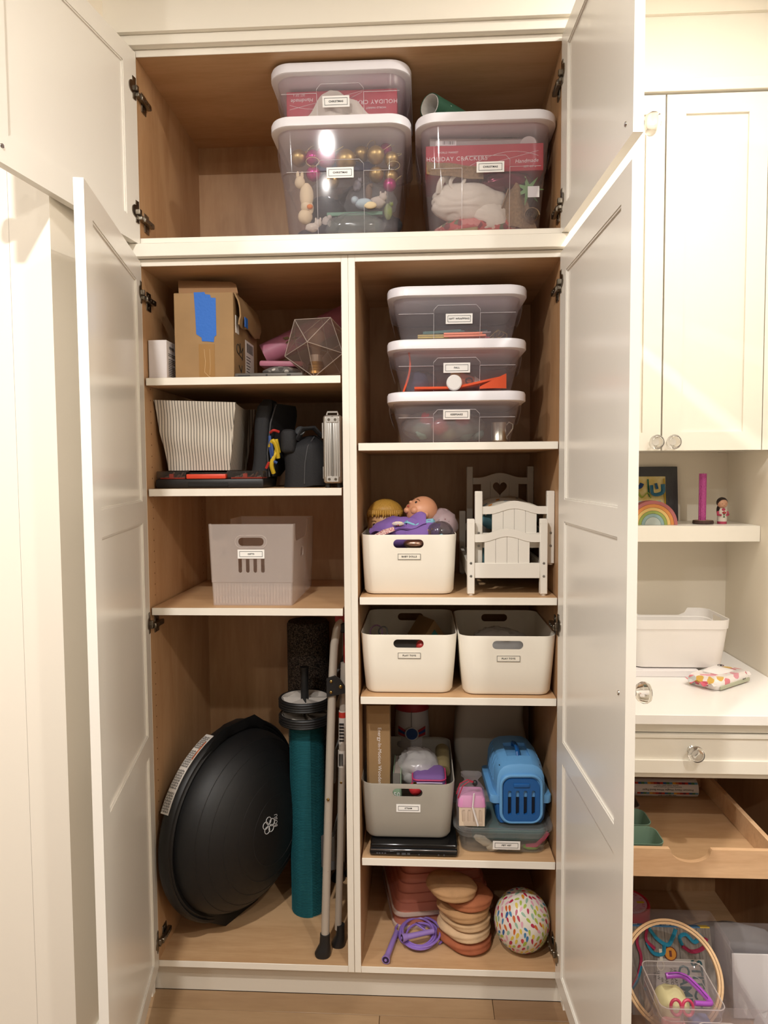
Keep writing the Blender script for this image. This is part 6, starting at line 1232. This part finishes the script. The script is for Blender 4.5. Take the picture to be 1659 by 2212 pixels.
# in the upper tray
SAGE = mat('tray_sage', '6F8A77', 0.5); TZF = TZ+0.0135
for k, (m, y) in enumerate(((SAGE, -0.128), (SAGE, -0.028), (mat('tray_taupe', '73645C', 0.5), 0.070))):
    t = thing('desk_bin', ['sage green desk bin with wood shavings, nearest in the upper tray', 'sage green desk bin second in the upper tray', 'taupe desk bin farthest in the upper tray'][k], 'bin', (0.745, y, TZF), group='desk bins in the upper tray')
    MB().shell([(0, 0.118, 0.066, 0.012), (0.003, 0.124, 0.074, 0.016), (0.056, 0.150, 0.094, 0.024)], 0.0022, 7).build('tub', m, t)
for k in range(6):
    o = MB().tube([(0.008*math.cos(a), 0.004*a*0.3, 0.006*math.sin(a)+0.006) for a in [i*0.5 for i in range(9+k)]], 0.0024, 5, flat=0.5).build('wood_shaving', mat('shaving', 'C2A183', 0.85), None, loc=(0.760+0.012*(k % 4)-0.006, -0.145+0.012*(k//2), TZF+0.004+0.003*(k % 2)), rot=(0, 0, k*1.1)); tag(o, 'curl of pale wood shaving in the nearest sage desk bin', 'shaving', 'wood shavings in the nearest desk bin')
t = thing('paper_roll', 'white bond paper roll with a printed sleeve at the back of the upper tray', 'paper roll', (0.86, 0.225, TZF+0.0265))
MB().cyl((-0.18, 0, 0), (0.185, 0, 0), 0.0262, n=32).build('paper', mat('bond_white', 'CFC6C8', 0.7), t)
sl = MB().cyl((-0.005, 0, 0), (0.1855, 0, 0), 0.0266, n=32).build('sleeve', mat('sleeve_white', 'D9D3D2', 0.5), t)
def onr(a, r=0.0270): return T(0.092, -r*math.cos(a), r*math.sin(a)) @ RX(a*-1.0)
SL = [('C23A2E', '2D5A8E', '4A7A52', '5B8FB0', 'D9A23C', 'C96A34', 'B0322C', '6B2238')]
for a, hgt, x0, x1 in ((-0.30, 0.0055, 0.0, 0.184), (0.85, 0.006, -0.005, 0.184)):
    n = 20
    for k in range(8):
        q = MB()
        for j in range(k, n, 8):
            xa = x0+(x1-x0)*j/n; xb = x0+(x1-x0)*(j+1)/n; q.box(xa-0.092, xb-0.092, -0.0006, 0.0006, -hgt/2, hgt/2)
        q.build('colour_strip', mat('strip_%d' % k, SL[0][k], 0.5), sl, M=onr(a))
text('Premium Heavy Weight White Bond Paper', 0.0088, INK, sl, onr(0.12) @ FACE @ RZ(PI))
text('Interesting surface for all creative projects', 0.0050, INK, sl, onr(0.42) @ FACE @ RZ(PI)); text('great for markers paints crayons', 0.0050, INK, sl, onr(0.60) @ FACE @ RZ(PI)); text('ROLL SIZE 18 IN x 75 FT', 0.0052, INK, sl, onr(-0.62) @ FACE @ RZ(PI))
# lower tray: bins and craft things
LZB = 0.0890
CRB = clear('craft_bin_plastic', 'FCFBFC', 0.11, 'F0ECEE', 0.1, 0.9)
clear_bin('clear_bin', 'clear bin with hoop, book and craft caddy in the lower tray', (0.860, -0.222, LZB), 0.252, 0.360, 0.245, m=CRB)
clear_bin('clear_bin', 'clear bin holding a white folder in the lower tray, at right', (1.097, -0.262, LZB), 0.244, 0.340, 0.245, m=CRB)
t = thing('craft_tin', 'round red craft canister with pink lid behind the clear bins', 'canister', (0.787, 0.052, LZB))
CR = mat('tin_red', 'C02038', 0.4); MB().lathe([(0, 0), (0.062, 0), (0.064, 0.002), (0.064, 0.150), (0, 0.150)], 44).build('drum', mat('tin_rose', 'C0455C', 0.4), t)
MB().lathe([(0.0645, 0.150), (0.066, 0.152), (0.066, 0.205), (0.064, 0.2085), (0.060, 0.2085), (0.059, 0.206), (0, 0.206), (0, 0.15)], 44).build('lid', CR, t)
MB().cyl((0, 0, 0.2061), (0, 0, 0.2066), 0.0575, n=40).build('lid_print', mat('lid_lilac', 'D9A9C4', 0.5), t); MB().cyl((0.0, 0, 0.2067), (0.0, 0, 0.2071), 0.031, n=32).build('lid_picture', mat('lid_pink', 'DDB6CC', 0.5), t)
MB().box(0.030, 0.050, -0.007, 0.001, 0.2068, 0.2074).build('lid_ray', mat('lid_yellow', 'D8C02E', 0.5), t); MB().tube([(0.005, 0.006, 0.2076), (0.012, 0.002, 0.2076), (0.018, 0.004, 0.2076)], 0.0012, 5).build('lid_mark', INK, t)
for i, ch in enumerate('SEWING MY FIRST DOLL'):
    a = 2.2-i*0.19
    if ch != ' ': text(ch, 0.0105, CR, t, T(0.047*math.cos(a), 0.047*math.sin(a), 0.2070) @ RZ(a-PI/2))
lean = RX(-math.radians(37))                     # craft book and hoop lean back on the bin wall
t = thing('craft_book', 'craft book with blue spine and knitted cords leaning in the clear bin', 'book', (0.852, -0.182, LZB+0.050)); t.rotation_euler = (-math.radians(24), 0, 0)
MB().box(-0.112, 0.108, 0, 0.020, 0, 0.200, 0.001, 1).build('pages', mat('book_pages', 'CFC6B4', 0.8), t)
BKC = mat('book_cover', '8E8780', 0.6, vary=0.5, vscale=30, col2='6A625C', stretch=(6, 1, 1)); cv = MB().box(-0.114, 0.110, -0.0025, 0, 0, 0.202).build('cover', BKC, t)
q = MB()
for x in (-0.08, -0.045, -0.01, 0.025, 0.075): q.box(x-0.0006, x+0.0006, -0.0029, -0.002, 0, 0.202)
q.build('plank_line', mat('plank_dark', '55504B', 0.7), cv)
spn = MB().box(-0.114, 0.085, -0.003, 0.022, 0.2005, 0.2035).build('spine', mat('book_blue', '2F6A96', 0.5), t); MB().box(0.085, 0.110, -0.003, 0.022, 0.2005, 0.2035).build('spine_end', mat('book_yellow', 'D2B23C', 0.5), t)
text('STITCH CAMP', 0.015, WHT, spn, T(-0.01, 0.010, 0.2040) @ RZ(PI), sx=1.1); text('Nicole Blum' if False else 'sewing', 0.012, WHT, spn, T(-0.092, 0.010, 0.2040) @ RZ(PI))
MB().prism([(-0.055, 0.02), (0.085, 0.02), (0.085, 0.128), (-0.035, 0.128)], 'xz', -0.0036, -0.0026).build('title_panel', mat('title_grey', 'B5B0AA', 0.6), cv)
TT = mat('title_teal', '1F5660', 0.5)
for s_, x in (('STITCH', 0.062), ('CAMP', 0.028)): text(s_, 0.040, TT, cv, T(x, -0.0042, 0.070) @ FACE @ RZ(-PI/2), sx=0.85, ext=0.0005, bold=0.018)
for s_, x, zz in (('18 CRAFTS', 0.006, 0.085), ('FOR KIDS', -0.004, 0.085), ('LEARN', -0.018, 0.080), ('six', -0.028, 0.080), ('SEW', -0.038, 0.09), ('felt', -0.047, 0.09)): text(s_, 0.010, INK, cv, T(x, -0.0042, zz) @ FACE @ RZ(-PI/2))
KB, KR = mat('cord_blue', '1F86A8', 0.8, bump=0.8, bscale=400), mat('cord_crimson', 'A2264E', 0.8, bump=0.8, bscale=400)
for P, m in (([(-0.05, 0.197), (-0.03, 0.172), (-0.005, 0.160), (0.010, 0.178), (0.02, 0.197)], KB), ([(0.085, 0.185), (0.065, 0.168), (0.045, 0.185), (0.028, 0.178), (0.032, 0.160)], KB), ([(0.032, 0.158), (0.055, 0.146), (0.085, 0.155), (0.097, 0.178)], KR), ([(-0.075, 0.195), (-0.085, 0.165), (-0.078, 0.13), (-0.09, 0.09), (-0.11, 0.06)], KR), ([(-0.060, 0.165), (-0.045, 0.140), (-0.020, 0.140), (-0.015, 0.162)], KB), ([(-0.055, 0.197), (-0.060, 0.170), (-0.040, 0.150)], KR), ([(-0.08, 0.11), (-0.095, 0.075), (-0.112, 0.055)], KB)):
    MB().tube(curvy([(x, -0.005, z) for x, z in P]), 0.0056, 8, flat=0.5).build('knitted_cord', m, cv)
MB().cyl((-0.001, -0.006, 0.140), (-0.001, -0.002, 0.140), 0.0155, n=24).build('badge', mat('badge_orange', 'CE8A2C', 0.6), cv); MB().tube([(-0.001+0.0155*math.cos(a), -0.006, 0.140+0.0155*math.sin(a)) for a in [2*PI*i/22 for i in range(22)]], 0.0011, 5, True).box(-0.004, 0.002, -0.0068, -0.006, 0.133, 0.147).build('badge_mark', mat('badge_brown', '6A2E22', 0.6), cv)
MB().tube([(-0.030+0.009*math.cos(a), -0.0045, 0.112+0.011*math.sin(a)) for a in [2*PI*i/18 for i in range(18)]], 0.0012, 5, True).box(-0.030, -0.022, -0.005, -0.003, 0.122, 0.150, M=None).build('key_ring', mat('key_cream', 'D5CFBE', 0.5), cv)
t = thing('embroidery_hoop', 'wooden embroidery hoop leaning over the craft book', 'hoop', (0.822, -0.222, LZB+0.190)); t.rotation_euler = (-math.radians(33), 0, 0)
HW = wood('hoop_wood', 'DDB98E', 'CDA578', 'x', 0.5, 12, 0.5)
for r0, y in ((0.119, -0.006), (0.112, -0.006)): MB().loft([[( (r0+dr)*math.cos(2*PI*i/64), y+dy, (r0+dr)*math.sin(2*PI*i/64)) for dr, dy in ((-0.0028, -0.005), (0.0028, -0.005), (0.0032, 0.0), (0.0028, 0.005), (-0.0028, 0.005))] for i in range(64)]+[[( (r0+dr), y+dy, 0.0) for dr, dy in ((-0.0028, -0.005), (0.0028, -0.005), (0.0032, 0.0), (0.0028, 0.005), (-0.0028, 0.005))]], (False, False)).build('ring', HW, t)
t = thing('craft_caddy', 'small clear caddy with purple carry handle in the clear bin', 'caddy', (0.815, -0.308, LZB+0.006))
MB().shell([(0, 0.120, 0.135, 0.012), (0.004, 0.126, 0.142, 0.014), (0.212, 0.140, 0.152, 0.016), (0.214, 0.146, 0.158, 0.018), (0.222, 0.146, 0.158, 0.018)], 0.002, 6).build('tub', clear('caddy_plastic', 'FAF8FA', 0.12, 'ECE8EC', 0.08, 0.9), t)
PUR = mat('handle_orchid', 'A24FB5', 0.3); q = MB()
MB().tube([(x, y, 0.2225) for x, y in rr(0.146, 0.158, 0.018, 6)], 0.0013, 6, True).tube([(x, y, 0.19) for x, y in rr(0.138, 0.150, 0.018, 6)], 0.0008, 5, True).build('rim_bead', BINL, t)
MB().tube(curvy([(-0.030, 0.020, 0.228), (0.0, 0.020, 0.231), (0.018, 0.008, 0.231), (0.034, -0.030, 0.229), (0.042, -0.060, 0.228), (0.036, -0.068, 0.229), (0.004, -0.070, 0.231)]), 0.0066, 10, flat=0.8).build('handle', PUR, t)
MB().tube([(-0.026, 0.018, 0.2345), (0.0, 0.017, 0.2372), (0.016, 0.006, 0.2372), (0.031, -0.030, 0.2352), (0.038, -0.058, 0.2345)], 0.0008, 5).build('handle_groove', mat('groove_plum', '5D2A72', 0.4), t)
o = MB().ball((0, 0, 0), 0.040, 0.045, 0.040, 22, 14, lumps(91, 0.14, 2)).build('yellow_packet', mat('packet_yellow', 'D8CF9E', 0.6, bump=0.3, bscale=40), None, loc=(0.798, -0.290, LZB+0.165), ang=60); tag(o, 'pale yellow fabric packet inside the craft caddy', 'packet')
t = thing('scissors', 'scissors with pink looped handles standing in the craft caddy', 'scissors', (0.800, -0.352, LZB+0.160)); PKH = mat('scissor_pink', 'C23D5C', 0.35)
for x in (-0.013, 0.014): MB().tube([(x+0.012*math.cos(a), 0.004*math.sin(a), 0.045+0.016*math.sin(a)) for a in [2*PI*i/18 for i in range(18)]], 0.0035, 8, True).build('handle', PKH, t)
MB().box(-0.003, 0.004, 0, 0.002, -0.06, 0.033, 0.0005, 1).build('blade', CHROME, t)
o = MB().box(-0.030, 0.024, -0.022, 0.022, 0, 0.155, 0.010, 3).build('pink_felt', mat('felt_pink', 'D8938F', 0.9), None, loc=(0.790, -0.345, LZB+0.010)); tag(o, 'pink felt sheets in the front of the craft caddy', 'felt')
o = MB().box(-0.020, 0.026, -0.022, 0.022, 0, 0.165, 0.008, 3).build('blue_felt', mat('felt_slate', '5D6890', 0.9), None, loc=(0.842, -0.345, LZB+0.010)); tag(o, 'slate blue felt sheets beside the pink ones in the caddy', 'felt')
o = MB().box(-0.095, 0.095, 0, 0.004, 0, 0.165, 0.001, 1).build('white_folder', mat('folder_white', 'DCD8D8', 0.6), None, loc=(1.114, -0.128, LZB+0.006), rot=(-0.12, 0, 0)); tag(o, 'white folder standing in the right clear bin', 'folder')
o = MB().ball((0, 0, 0), 0.095, 0.10, 0.05, 26, 16, lumps(95, 0.2, 2.2, True)).build('white_tissue', mat('tissue_white', 'DAD6D4', 0.8), None, loc=(1.108, -0.28, LZB+0.058), ang=60); tag(o, 'white tissue paper crumpled in the right clear bin', 'paper')
o = MB().ball((0, 0, 0), 0.16, 0.055, 0.085, 28, 16, lumps(97, 0.12, 2.0)).build('grey_cloth', mat('cloth_grey', '8E8C8C', 0.9), None, loc=(1.06, 0.03, LZB+0.080), ang=60); tag(o, 'grey folded cloth behind the right clear bin', 'cloth')
